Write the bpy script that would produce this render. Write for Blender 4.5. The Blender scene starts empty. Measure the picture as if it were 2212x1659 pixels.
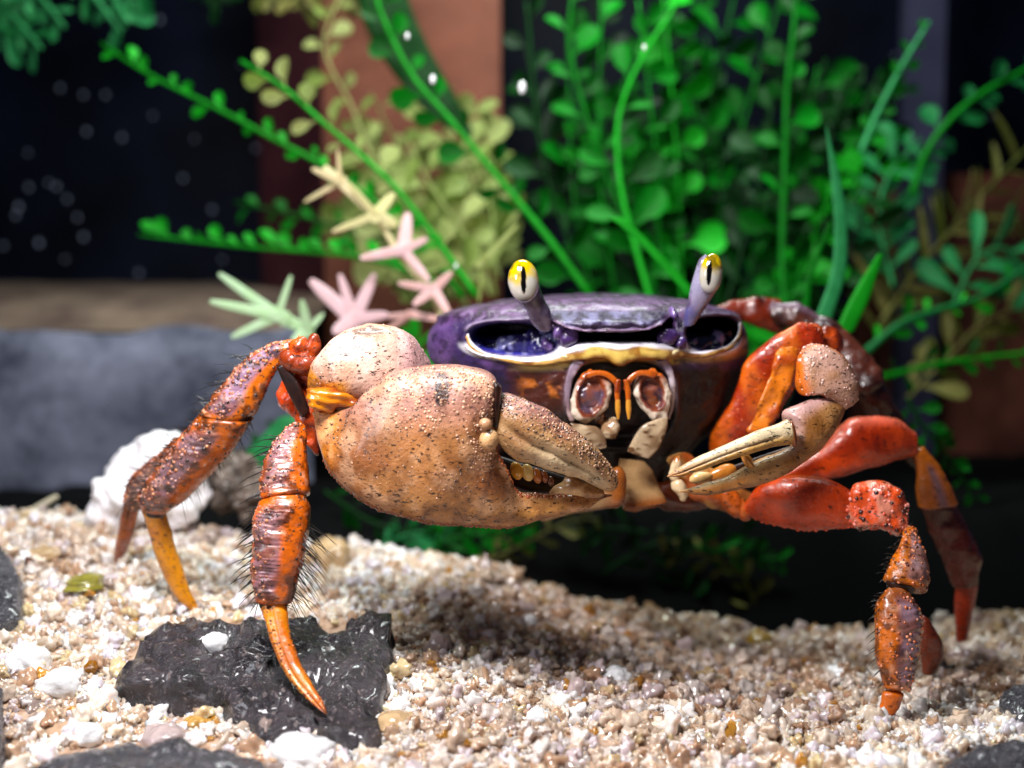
import bpy, math, random
import numpy as np
from mathutils import Vector, Matrix
random.seed(7)
RNG = np.random.RandomState(11)
sc = bpy.context.scene
sc.unit_settings.scale_length = 0.01          # one unit = one centimetre
COL = sc.collection

# ------------------------------------------------------------------ camera
CAMY, CAMZ, PITCH = -16.0, 5.64, math.radians(5.0)
FPX = 2737.0                                   # focal length in pixels of a 2212 px wide picture
cam_d = bpy.data.cameras.new('camera'); cam = bpy.data.objects.new('camera', cam_d)
COL.objects.link(cam); sc.camera = cam
cam.location = (0, CAMY, CAMZ); cam.rotation_euler = (math.radians(90) - PITCH, 0, 0)
cam_d.sensor_width = 36; cam_d.lens = FPX / 2212 * 36
cam_d.clip_start = 0.1; cam_d.clip_end = 400
cam_d.dof.use_dof = True; cam_d.dof.focus_distance = 16.3; cam_d.dof.aperture_fstop = 0.13

# ------------------------------------------------------------------ world, lamps, exposure
w = bpy.data.worlds.new('World'); sc.world = w; w.use_nodes = True
w.node_tree.nodes['Background'].inputs[0].default_value = (0.35, 0.45, 0.8, 1)
w.node_tree.nodes['Background'].inputs[1].default_value = 0.05
sc.view_settings.view_transform = 'Standard'; sc.view_settings.look = 'None'
sc.view_settings.exposure = 0.3; sc.view_settings.gamma = 1.0
def area(name, loc, target, size, watts, col):
    d = bpy.data.lights.new(name, 'AREA'); d.shape = 'RECTANGLE'; d.size = size[0]; d.size_y = size[1]
    d.energy = watts; d.color = col
    o = bpy.data.objects.new(name, d); COL.objects.link(o); o.location = loc
    o.rotation_euler = (Vector(target) - Vector(loc)).to_track_quat('-Z', 'Y').to_euler()
    return o
area('tank_lamp_front', (-3.2, -4.6, 11.5), (0.0, 1.2, 2), (4.2, 2.0), 2300, (1.0, 0.97, 0.98))
area('back_fill', (1.0, 7, 19), (1.0, 12, 3), (10, 2.5), 3000, (0.9, 1.0, 0.95))  # added above the plants to brighten the background
area('side_fill', (-11, -9, 8), (0, 1, 1.5), (4, 4), 620, (0.9, 0.92, 1.0))  # soft fill added from the left, not a lamp of the tank
sc.render.engine = 'CYCLES'
sc.cycles.use_denoising = True
sc.cycles.max_bounces = 6; sc.cycles.transparent_max_bounces = 8
sc.cycles.caustics_reflective = False; sc.cycles.caustics_refractive = False
sc.cycles.sample_clamp_indirect = 4

# ------------------------------------------------------------------ helpers
CP, SP = math.cos(PITCH), math.sin(PITCH)
def ray(px, py):
    xr = (np.asarray(px, float) - 1106) / FPX; yr = -(np.asarray(py, float) - 829.5) / FPX
    return xr, CP + yr * SP, -SP + yr * CP
def at(px, py, Y):
    """the point of the place seen at picture point (px,py), on the vertical plane at depth Y"""
    dx, dy, dz = ray(px, py); t = (np.asarray(Y, float) - CAMY) / dy
    return np.stack(np.broadcast_arrays(dx * t, np.asarray(Y, float) * np.ones_like(t), CAMZ + dz * t), -1)
def atz(px, py, z):
    dx, dy, dz = ray(px, py); t = (z - CAMZ) / dz
    return np.stack(np.broadcast_arrays(dx * t, CAMY + dy * t, z * np.ones_like(t)), -1)
def proj(P):
    P = np.asarray(P, float); x = P[..., 0]; y = P[..., 1] - CAMY; z = P[..., 2] - CAMZ
    f = y * CP - z * SP; u = y * SP + z * CP
    return 1106 + FPX * x / f, 829.5 - FPX * u / f
def lin(h):
    if isinstance(h, str):
        h = h.lstrip('#'); c = np.array([int(h[i:i+2], 16) for i in (0, 2, 4)]) / 255.0
    else: c = np.array(h, float)
    return np.where(c <= 0.04045, c / 12.92, ((c + 0.055) / 1.055) ** 2.4)
def ss(a, b, x):
    t = np.clip((x - a) / (b - a), 0, 1); return t * t * (3 - 2 * t)
def _h(i, j, k):
    n = (i * 374761393 + j * 668265263 + k * 1274126177) & 0x7fffffff
    n = ((n ^ (n >> 13)) * 1103515245 + 12345) & 0x7fffffff
    n = (n ^ (n >> 16)) & 0xffff
    return n / 32767.5 - 1
def noise(P, s=1.0, off=0):
    P = np.asarray(P, float) * s + 101.3 + off
    I = np.floor(P).astype(np.int64); F = P - I; F = F * F * (3 - 2 * F); r = 0
    for a in (0, 1):
        for b in (0, 1):
            for c in (0, 1):
                wgt = (F[..., 0] if a else 1 - F[..., 0]) * (F[..., 1] if b else 1 - F[..., 1]) * (F[..., 2] if c else 1 - F[..., 2])
                r = r + wgt * _h(I[..., 0] + a, I[..., 1] + b, I[..., 2] + c)
    return r
def fbm(P, s=1.0, o=3, off=0):
    r = 0; a = 1
    for k in range(o): r = r + a * noise(P, s * 2 ** k, off + 17 * k); a *= 0.5
    return r
def mix(a, b, f):
    f = np.asarray(f)[..., None]; return np.asarray(a) * (1 - f) + np.asarray(b) * f

def resample(P, n, closed=False):
    """smooth Catmull-Rom resampling of a polyline"""
    P = np.asarray(P, float)
    if len(P) == 1: return np.repeat(P, n, 0)
    d = np.r_[0, np.cumsum(np.linalg.norm(np.diff(P, axis=0), axis=1) + 1e-9)]; d /= d[-1]
    if len(P) == 2:
        t = np.linspace(0, 1, n)[:, None]; return P[0] * (1 - t) + P[1] * t
    Q = np.vstack([2 * P[0] - P[1], P, 2 * P[-1] - P[-2]])
    t = np.linspace(0, 1, n); k = np.clip(np.searchsorted(d, t, 'right') - 1, 0, len(P) - 2)
    u = ((t - d[k]) / (d[k + 1] - d[k]))[:, None]
    p0, p1, p2, p3 = Q[k], Q[k + 1], Q[k + 2], Q[k + 3]
    return 0.5 * (2 * p1 + (p2 - p0) * u + (2 * p0 - 5 * p1 + 4 * p2 - p3) * u ** 2 + (-p0 + 3 * p1 - 3 * p2 + p3) * u ** 3)

def mesh_from(name, V, F, mat=None, cols=None, smooth=True, uvw=None):
    me = bpy.data.meshes.new(name)
    V = np.asarray(V, np.float32)
    me.from_pydata(V.tolist() if False else [tuple(v) for v in V], [], F)
    me.polygons.foreach_set('use_smooth', [smooth] * len(me.polygons))
    if cols is not None:
        a = me.color_attributes.new('Col', 'FLOAT_COLOR', 'POINT')
        c = np.ones((len(V), 4), np.float32); c[:, :3] = np.clip(cols, 0, 1); a.data.foreach_set('color', c.ravel())
    if mat: me.materials.append(mat)
    me.update(); return me
def link(name, me, parent=None, kind=None, label=None, cat=None, group=None, loc=None):
    o = bpy.data.objects.new(name, me); COL.objects.link(o)
    if loc is not None: o.location = loc
    if parent is not None:
        o.parent = parent; o.matrix_parent_inverse = PARINV.get(parent.name, Matrix())
    if kind: o['kind'] = kind
    if label: o['label'] = label
    if cat: o['category'] = cat
    if group: o['group'] = group
    return o
PARINV = {}
def thing(name, label, cat, loc=(0, 0, 0), group=None):
    o = bpy.data.objects.new(name, None); COL.objects.link(o); o.location = loc
    o.empty_display_size = 0.3
    o['label'] = label; o['category'] = cat
    if group: o['group'] = group
    PARINV[o.name] = Matrix.Translation(Vector(loc)).inverted()
    return o

# ------------------------------------------------------------------ materials
def nodes(name):
    m = bpy.data.materials.new(name); m.use_nodes = True; nt = m.node_tree
    return m, nt, nt.nodes['Principled BSDF']
def N(nt, typ, **kw):
    n = nt.nodes.new(typ)
    for k, v in kw.items():
        if k in n.inputs: n.inputs[k].default_value = v
        else: setattr(n, k, v)
    return n
def ramp(nt, src, stops):
    r = nt.nodes.new('ShaderNodeValToRGB'); nt.links.new(src, r.inputs[0])
    while len(r.color_ramp.elements) < len(stops): r.color_ramp.elements.new(0.5)
    for e, (p, c) in zip(r.color_ramp.elements, stops):
        e.position = p; e.color = (*c, 1) if hasattr(c, '__len__') else (c, c, c, 1)
    return r.outputs[0]
def mixc(nt, a, b, f, mode='MIX'):
    n = nt.nodes.new('ShaderNodeMix'); n.data_type = 'RGBA'; n.blend_type = mode
    for sock, v in ((n.inputs[6], a), (n.inputs[7], b), (n.inputs[0], f)):
        if isinstance(v, bpy.types.NodeSocket): nt.links.new(v, sock)
        elif hasattr(v, '__len__'): sock.default_value = (*v[:3], 1)
        else: sock.default_value = v
    return n.outputs[2]
def shell_mat(name, speck=0.5, speck_scale=9.0, speck_col='#1a0a06', rough=0.3, bump=0.25, bump_scale=22, coat=0.3, speck_th=0.62, sss=0.0, vary=0.35):
    m, nt, b = nodes(name)
    tc = N(nt, 'ShaderNodeTexCoord'); at_ = N(nt, 'ShaderNodeAttribute', attribute_name='Col')
    n1 = N(nt, 'ShaderNodeTexNoise', Scale=speck_scale, Detail=3.0, Roughness=0.75)
    mp = N(nt, 'ShaderNodeMapping'); mp.inputs['Scale'].default_value = (1, 1, 2.1); mp.inputs['Rotation'].default_value = (0, 0.5, 0)
    nt.links.new(tc.outputs['Object'], mp.inputs[0]); nt.links.new(mp.outputs[0], n1.inputs[0])
    f = ramp(nt, n1.outputs[0], [(speck_th, 0.0), (speck_th + 0.05, speck)])
    n2 = N(nt, 'ShaderNodeTexNoise', Scale=3.2, Detail=5.0, Roughness=0.6); nt.links.new(tc.outputs['Object'], n2.inputs[0])
    v = ramp(nt, n2.outputs[0], [(0.3, 1 - vary), (0.7, 1.0)])
    c = mixc(nt, at_.outputs['Color'], v, 1.0, 'MULTIPLY')
    c = mixc(nt, c, lin(speck_col), f)
    nt.links.new(c, b.inputs['Base Color'])
    b.inputs['Roughness'].default_value = rough; b.inputs['Coat Weight'].default_value = coat; b.inputs['Coat Roughness'].default_value = 0.12
    if sss: b.inputs['Subsurface Weight'].default_value = sss; b.inputs['Subsurface Radius'].default_value = (0.12, 0.05, 0.02)
    n3 = N(nt, 'ShaderNodeTexNoise', Scale=bump_scale, Detail=4.0, Roughness=0.6); nt.links.new(tc.outputs['Object'], n3.inputs[0])
    rr = ramp(nt, n3.outputs[0], [(0.3, rough * 0.7), (0.75, min(1, rough * 1.7))]); nt.links.new(rr, b.inputs['Roughness'])
    bp = N(nt, 'ShaderNodeBump', Strength=bump, Distance=0.03); nt.links.new(n3.outputs[0], bp.inputs['Height'])
    nt.links.new(bp.outputs[0], b.inputs['Normal'])
    return m
def plain(name, col, rough=0.4, spec=0.5, coat=0.0, nscale=0, ncol=None, bump=0.0, emis=None, metallic=0, trans=0.0, bscale=12):
    m, nt, b = nodes(name)
    b.inputs['Base Color'].default_value = (*lin(col), 1); b.inputs['Roughness'].default_value = rough
    b.inputs['Specular IOR Level'].default_value = spec; b.inputs['Coat Weight'].default_value = coat
    b.inputs['Metallic'].default_value = metallic; b.inputs['Transmission Weight'].default_value = trans
    tc = N(nt, 'ShaderNodeTexCoord')
    if nscale:
        n = N(nt, 'ShaderNodeTexNoise', Scale=float(nscale), Detail=5.0); nt.links.new(tc.outputs['Object'], n.inputs[0])
        nt.links.new(ramp(nt, n.outputs[0], [(0.35, lin(col)), (0.65, lin(ncol))]), b.inputs['Base Color'])
    if bump:
        n = N(nt, 'ShaderNodeTexNoise', Scale=float(bscale), Detail=5.0); nt.links.new(tc.outputs['Object'], n.inputs[0])
        bp = N(nt, 'ShaderNodeBump', Strength=bump, Distance=0.05); nt.links.new(n.outputs[0], bp.inputs['Height']); nt.links.new(bp.outputs[0], b.inputs['Normal'])
    return m
def leaf_mat(name, c1, c2, tl=0.35, rough=0.35):
    m, nt, b = nodes(name)
    oi = N(nt, 'ShaderNodeObjectInfo'); tc = N(nt, 'ShaderNodeTexCoord')
    n = N(nt, 'ShaderNodeTexNoise', Scale=4.0, Detail=3.0); nt.links.new(tc.outputs['Object'], n.inputs[0])
    ad = N(nt, 'ShaderNodeMath', operation='ADD'); nt.links.new(oi.outputs['Random'], ad.inputs[0]); nt.links.new(n.outputs[0], ad.inputs[1])
    hv = N(nt, 'ShaderNodeMath', operation='MULTIPLY'); nt.links.new(ad.outputs[0], hv.inputs[0]); hv.inputs[1].default_value = 0.5
    c = ramp(nt, hv.outputs[0], [(0.25, lin(c1)), (0.75, lin(c2))])
    nt.links.new(c, b.inputs['Base Color']); b.inputs['Roughness'].default_value = 0.5; b.inputs['Specular IOR Level'].default_value = 0.25
    t = N(nt, 'ShaderNodeBsdfTranslucent'); nt.links.new(c, t.inputs[0])
    ms = N(nt, 'ShaderNodeMixShader'); ms.inputs[0].default_value = tl
    nt.links.new(b.outputs[0], ms.inputs[1]); nt.links.new(t.outputs[0], ms.inputs[2])
    nt.links.new(ms.outputs[0], nt.nodes['Material Output'].inputs[0])
    return m
M = dict(
    claw=shell_mat('claw_shell', speck=0.95, speck_scale=12, speck_th=0.575, rough=0.3, bump=0.5, coat=0.25),
    carp=shell_mat('carapace_shell', speck=0.75, speck_scale=8, rough=0.38, bump=0.8, bump_scale=14, speck_th=0.6, coat=0.15),
    leg=shell_mat('leg_shell', speck=0.85, speck_scale=9, speck_th=0.59, rough=0.26, bump=0.5, bump_scale=16, coat=0.5),
    smooth=shell_mat('smooth_shell', speck=0.5, speck_scale=7, speck_th=0.66, rough=0.22, bump=0.12, coat=0.5, vary=0.2),
    eye=shell_mat('eye_gloss', speck=0.0, rough=0.05, bump=0.0, coat=1.0, vary=0.05),
    bristle=plain('bristle_black', '#0a0706', 0.3),
    joint=plain('joint_dark', '#2a0e06', 0.35, nscale=8, ncol='#0b0403'),
    nub=shell_mat('tubercle_shell', speck=0.0, rough=0.22, bump=0.0, coat=0.5, vary=0.15),
)

# ------------------------------------------------------------------ lofted solid between two outline curves
class Loft: pass
def loft(A, B, Y, ratio=0.8, ex=2.2, n=48, m=36, cap=0.5, colfn=None, disp=0.0, dscale=4.0, extra=None, tilt=0.0):
    a = resample(A, n); b = resample(B, n)
    Yv = np.interp(np.linspace(0, 1, n), np.linspace(0, 1, len(np.atleast_1d(Y))), np.atleast_1d(Y)) if not np.isscalar(Y) else np.full(n, float(Y))
    rt = np.interp(np.linspace(0, 1, n), np.linspace(0, 1, len(np.atleast_1d(ratio))), np.atleast_1d(ratio))
    PA = at(a[:, 0], a[:, 1], Yv); PB = at(b[:, 0], b[:, 1], Yv)
    C = (PA + PB) / 2; W = (PA - PB) / 2; hw = np.linalg.norm(W, axis=1)
    T = np.linspace(0, 1, n)
    if cap:
        k = 5; ang = np.linspace(0, math.pi / 2, k + 1)[1:]
        def capr(i, j):
            ax = C[i] - C[j]; ax = ax / (np.linalg.norm(ax) + 1e-9); h = min(hw[i], hw[i]) * cap
            return [(C[i] + ax * h * math.sin(q), W[i] * max(math.cos(q), 0.02), rt[i], T[i]) for q in ang]
        pre = capr(0, 2)[::-1] if hw[0] > 1e-3 else []; post = capr(n - 1, n - 3) if hw[-1] > 1e-3 else []
        rows = pre + [(C[i], W[i], rt[i], T[i]) for i in range(n)] + post
    else: rows = [(C[i], W[i], rt[i], T[i]) for i in range(n)]
    C = np.array([r[0] for r in rows]); W = np.array([r[1] for r in rows]); rt = np.array([r[2] for r in rows]); T = np.array([r[3] for r in rows])
    n = len(rows); hw = np.linalg.norm(W, axis=1)
    tang = np.gradient(C, axis=0); tang /= np.linalg.norm(tang, axis=1)[:, None] + 1e-9
    D = np.cross(W, tang); D /= np.linalg.norm(D, axis=1)[:, None] + 1e-9
    D *= np.where(D[:, 1] > 0, -1, 1)[:, None]                          # towards the front
    u = np.linspace(0, 2 * math.pi, m, endpoint=False)
    cu = np.sign(np.cos(u)) * np.abs(np.cos(u)) ** (2 / ex); su = np.sign(np.sin(u)) * np.abs(np.sin(u)) ** (2 / ex)
    P = C[:, None] + W[:, None] * cu[None, :, None] + D[:, None] * (hw * rt)[:, None, None] * su[None, :, None]
    L = Loft(); L.t = np.repeat(T[:, None], m, 1); L.c = np.repeat(cu[None], n, 0); L.s = np.repeat(su[None], n, 0)
    du = np.roll(P, -1, 1) - np.roll(P, 1, 1); dt = np.gradient(P, axis=0)
    Nn = np.cross(dt, du); Nn /= np.linalg.norm(Nn, axis=2)[..., None] + 1e-12
    if ((Nn * (P - C[:, None])).sum(2)).mean() < 0: Nn = -Nn
    if disp: P = P + Nn * (fbm(P, dscale, 3) * disp)[..., None]
    if extra is not None: P = P + Nn * extra(L, P)[..., None]
    L.P, L.N, L.C = P, Nn, C; L.n, L.m = n, m
    L.col = colfn(L, P) if colfn is not None else None
    return L
def loft_mesh(L, name, mat):
    n, m = L.n, L.m; V = L.P.reshape(-1, 3)
    F = [(i * m + j, i * m + (j + 1) % m, (i + 1) * m + (j + 1) % m, (i + 1) * m + j) for i in range(n - 1) for j in range(m)]
    V = np.vstack([V, L.P[0].mean(0), L.P[-1].mean(0)])
    F += [(n * m, (j + 1) % m, j) for j in range(m)] + [(n * m + 1, (n - 1) * m + j, (n - 1) * m + (j + 1) % m) for j in range(m)]
    cols = None
    if L.col is not None: c = L.col.reshape(-1, 3); cols = np.vstack([c, c[0], c[-1]])
    me = mesh_from(name, V, F, mat, cols)
    # outward normals
    nn = np.zeros(3 * len(me.polygons)); me.polygons.foreach_get('normal', nn); nn = nn.reshape(-1, 3)
    if (nn[: (n - 1) * m].reshape(n - 1, m, 3) * L.N[:-1]).sum(2).mean() < 0: me.flip_normals()
    return me
def solid(name, parent, mat, A, B, Y, label=None, **kw):
    L = loft(A, B, Y, **kw); o = link(name, loft_mesh(L, name, mat), parent)
    if label: o['label'] = label
    o_l[o.name] = L; return o, L
o_l = {}
def pick(L, k, tr=(0, 1), cr=(-1, 1), front=True, rng=RNG):
    idx = np.argwhere((L.t >= tr[0]) & (L.t <= tr[1]) & (L.c >= cr[0]) & (L.c <= cr[1]) & ((L.s > 0.02) if front else True))
    if not len(idx): return []
    out = []
    for q in rng.randint(0, len(idx), k):
        i, j = idx[q]; i = min(i, L.n - 2); j2 = (j + 1) % L.m; a, b = rng.rand(2)
        p = (L.P[i, j] * (1 - a) + L.P[i + 1, j] * a) * (1 - b) + (L.P[i, j2] * (1 - a) + L.P[i + 1, j2] * a) * b
        out.append((p, L.N[i, j], L.C[min(i + 1, L.n - 1)] - L.C[i]))
    return out
def nubs(parent, samples, r0, r1, colfn, name='tubercles', mat=None, h=0.8):
    """many small grains standing proud of a shell, joined in one part"""
    V, F, K = [], [], []
    for (p, nrm, ax) in samples:
        r = r0 + (r1 - r0) * random.random() ** 2; nrm = nrm / np.linalg.norm(nrm)
        t1 = np.cross(nrm, (0.3, 0.2, 0.9)); t1 /= np.linalg.norm(t1); t2 = np.cross(nrm, t1); b = len(V)
        col = colfn(p)
        for (rad, hh) in ((1.0, -0.2), (0.75, 0.5)):
            for q in range(6):
                an = q * math.pi / 3; V.append(p + r * rad * (math.cos(an) * t1 + math.sin(an) * t2) + nrm * r * hh * h); K.append(col)
        V.append(p + nrm * r * h * 0.95); K.append(col)
        for q in range(6):
            F.append((b + q, b + (q + 1) % 6, b + 6 + (q + 1) % 6, b + 6 + q)); F.append((b + 6 + q, b + 6 + (q + 1) % 6, b + 12))
    if not V: return
    return link(name, mesh_from(name, V, F, mat or M['nub'], np.array(K)), parent, kind='stuff')
def bristles(parent, samples, l0, l1, r=0.0075, along=0.6, name='bristles', bend=(0, 0, -0.2)):
    V, F = [], []
    for (p, nrm, ax) in samples:
        ax = ax / (np.linalg.norm(ax) + 1e-9); d = nrm + ax * along * random.uniform(0.5, 1.3) + np.array([random.uniform(-.2, .2) for _ in range(3)]); d /= np.linalg.norm(d)
        l = random.uniform(l0, l1); t1 = np.cross(d, (0.3, 0.9, 0.2)); t1 /= np.linalg.norm(t1); t2 = np.cross(d, t1); b = len(V)
        for k, (s, rr) in enumerate(((-0.05, 1.0), (0.5, 0.7))):
            for q in range(4):
                an = q * math.pi / 2; V.append(p + d * l * s + np.array(bend) * l * s * s + r * rr * (math.cos(an) * t1 + math.sin(an) * t2))
        V.append(p + d * l + np.array(bend) * l)
        for q in range(4):
            F.append((b + q, b + (q + 1) % 4, b + 4 + (q + 1) % 4, b + 4 + q)); F.append((b + 4 + q, b + 4 + (q + 1) % 4, b + 8))
    if V: return link(name, mesh_from(name, V, F, M['bristle'], None), parent, kind='stuff')

# ------------------------------------------------------------------ terrain
CR_X = [-13, -6.5, -5.2, -3.6, -2.4, -1.4, -0.6, 0.6, 1.9, 3.4, 4.6, 6.6, 9, 13]
CR_Z = [1.7, 1.4, 1.2, 0.85, 0.85, 0.75, 0.62, 0.15, -0.25, -0.5, -0.6, -0.55, -0.2, 0.0]
def H(x, y):
    x = np.asarray(x, float); y = np.asarray(y, float)
    cz = np.interp(x, CR_X, CR_Z); t = ss(-2.5, 5.0, y); front = -0.05
    z = front * (1 - t) + cz * t
    P = np.stack([x, y, 0 * x], -1)
    z = z + 0.10 * noise(P, 0.8, 5) + 0.05 * noise(P, 2.1, 9)
    yc = 5.4 + 0.5 * noise(P * np.array([1, 0, 0]), 0.7, 3)
    z = z - 2.0 * ss(yc, yc + 1.3, y)
    far = 1.0 + 0.25 * noise(P, 0.5, 21) + 0.10 * noise(P, 1.7, 31)
    b = ss(7.2, 9.5, y); z = z * (1 - b) + far * b
    return z
def ground(px, py, dz=0.0):
    """first point of the sand (raised by dz) on the line of sight"""
    px = np.atleast_1d(np.asarray(px, float)); py = np.atleast_1d(np.asarray(py, float))
    Yg = np.linspace(-6, 6.2, 500)[:, None]; P = at(px[None], py[None], Yg * np.ones((1, len(px))))
    hit = P[..., 2] < H(P[..., 0], P[..., 1]) + dz; k = np.where(hit.any(0), hit.argmax(0), len(Yg) - 1)
    return P[k, np.arange(len(px))]
def build_sand():
    xs = np.linspace(-14, 14, 200); ys = np.linspace(-7, 17, 190)
    X, Yg = np.meshgrid(xs, ys); Z = H(X, Yg)
    V = np.stack([X, Yg, Z], -1).reshape(-1, 3); nx = len(xs)
    F = [(j * nx + i, j * nx + i + 1, (j + 1) * nx + i + 1, (j + 1) * nx + i) for j in range(len(ys) - 1) for i in range(nx - 1)]
    m, nt, b = nodes('sand_bed')
    tc = N(nt, 'ShaderNodeTexCoord'); v = N(nt, 'ShaderNodeTexVoronoi', Scale=9.0); nt.links.new(tc.outputs['Object'], v.inputs[0])
    sx = N(nt, 'ShaderNodeSeparateXYZ'); nt.links.new(tc.outputs['Object'], sx.inputs[0])
    c = mixc(nt, lin('#8a6a54'), lin('#c8ac94'), v.outputs['Distance'])
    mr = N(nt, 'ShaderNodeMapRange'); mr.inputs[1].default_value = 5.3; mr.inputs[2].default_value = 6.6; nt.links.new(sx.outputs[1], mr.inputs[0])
    c = mixc(nt, c, lin('#050607'), mr.outputs[0])         # ground coloured black behind the sand bank to keep it dark under the lamps
    nt.links.new(c, b.inputs['Base Color']); b.inputs['Roughness'].default_value = 0.8; b.inputs['Specular IOR Level'].default_value = 0.08
    link('sand_ground', mesh_from('sand_ground', V, F, m), kind='structure')
build_sand()
def grain_mat():
    m, nt, b = nodes('quartz_grain')
    a = N(nt, 'ShaderNodeAttribute', attribute_name='gcol', attribute_type='INSTANCER')
    tc = N(nt, 'ShaderNodeTexCoord'); n = N(nt, 'ShaderNodeTexNoise', Scale=3.0, Detail=3.0); nt.links.new(tc.outputs['Object'], n.inputs[0])
    c = mixc(nt, a.outputs['Color'], ramp(nt, n.outputs[0], [(0.3, 0.8), (0.6, 1.0)]), 1.0, 'MULTIPLY')
    nt.links.new(c, b.inputs['Base Color'])
    b.inputs['Roughness'].default_value = 0.10; b.inputs['Coat Weight'].default_value = 0.9; b.inputs['Coat Roughness'].default_value = 0.03
    nt.links.new(a.outputs['Alpha'], b.inputs['Subsurface Weight'])
    b.inputs['Subsurface Radius'].default_value = (1.0, 0.7, 0.5); b.inputs['Subsurface Scale'].default_value = 0.14
    return m
M['grain'] = grain_mat()
GRAIN_COLS = [('#fdf6f0', 7), ('#efdfcc', 7), ('#dfc8b0', 6), ('#c4a284', 4.5), ('#ffffff', 3), ('#dcc698', 1.2), ('#c08a34', 0.4), ('#b4a49c', 1.5), ('#4a3a30', 0.12), ('#efe6ee', 3.5)]
def build_grains(name, pts, scl, cols, seed):
    me = bpy.data.meshes.new(name); me.from_pydata([tuple(p) for p in pts], [], [])
    a = me.attributes.new('scl', 'FLOAT_VECTOR', 'POINT'); a.data.foreach_set('vector', scl.astype(np.float32).ravel())
    a = me.attributes.new('rot', 'FLOAT_VECTOR', 'POINT'); a.data.foreach_set('vector', (RNG.rand(len(pts), 3) * 6.28).astype(np.float32).ravel())
    a = me.attributes.new('gcol', 'FLOAT_COLOR', 'POINT'); a.data.foreach_set('color', cols.astype(np.float32).ravel())
    o = link(name, me, kind='stuff')
    g = bpy.data.node_groups.new(name + '_nodes', 'GeometryNodeTree')
    g.interface.new_socket('Geometry', in_out='INPUT', socket_type='NodeSocketGeometry'); g.interface.new_socket('Geometry', in_out='OUTPUT', socket_type='NodeSocketGeometry')
    gi = g.nodes.new('NodeGroupInput'); go = g.nodes.new('NodeGroupOutput'); L = g.links.new
    g2i = g.nodes.new('GeometryNodeGeometryToInstance')
    for k in range(6):
        ic = g.nodes.new('GeometryNodeMeshIcoSphere'); ic.inputs['Radius'].default_value = 1; ic.inputs['Subdivisions'].default_value = 3
        vo = g.nodes.new('ShaderNodeTexVoronoi'); vo.inputs['Scale'].default_value = 0.9 + 0.12 * k; vo.feature = 'SMOOTH_F1'; vo.inputs['Smoothness'].default_value = 0.15
        ps = g.nodes.new('GeometryNodeInputPosition'); of = g.nodes.new('ShaderNodeVectorMath'); of.operation = 'ADD'; of.inputs[1].default_value = (k * 7.1, k * 3.3, 1.7)
        L(ps.outputs[0], of.inputs[0]); L(of.outputs[0], vo.inputs['Vector'])
        sp = g.nodes.new('GeometryNodeSetPosition'); vm = g.nodes.new('ShaderNodeVectorMath'); vm.operation = 'SCALE'
        mt = g.nodes.new('ShaderNodeMath'); mt.operation = 'MULTIPLY'; mt.inputs[1].default_value = -0.75
        L(vo.outputs['Distance'], mt.inputs[0]); L(ps.outputs[0], vm.inputs[0]); L(mt.outputs[0], vm.inputs['Scale'])
        L(ic.outputs[0], sp.inputs['Geometry']); L(vm.outputs[0], sp.inputs['Offset'])
        sm = g.nodes.new('GeometryNodeSetMaterial'); sm.inputs['Material'].default_value = M['grain']; L(sp.outputs[0], sm.inputs[0])
        sh = g.nodes.new('GeometryNodeSetShadeSmooth'); L(sm.outputs[0], sh.inputs[0]); L(sh.outputs[0], g2i.inputs[0])
    ip = g.nodes.new('GeometryNodeInstanceOnPoints'); L(gi.outputs[0], ip.inputs['Points']); L(g2i.outputs[0], ip.inputs['Instance'])
    ip.inputs['Pick Instance'].default_value = True
    for nm, sk in (('scl', 'Scale'), ('rot', 'Rotation')):
        na = g.nodes.new('GeometryNodeInputNamedAttribute'); na.data_type = 'FLOAT_VECTOR'; na.inputs['Name'].default_value = nm; L(na.outputs['Attribute'], ip.inputs[sk])
    ri = g.nodes.new('FunctionNodeRandomValue'); ri.data_type = 'INT'; ri.inputs['Min'].default_value = 0; ri.inputs['Max'].default_value = 5; ri.inputs['Seed'].default_value = seed
    L(ri.outputs[2], ip.inputs['Instance Index'])
    L(ip.outputs[0], go.inputs[0])
    o.modifiers.new('scatter', 'NODES').node_group = g
    return o
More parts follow.
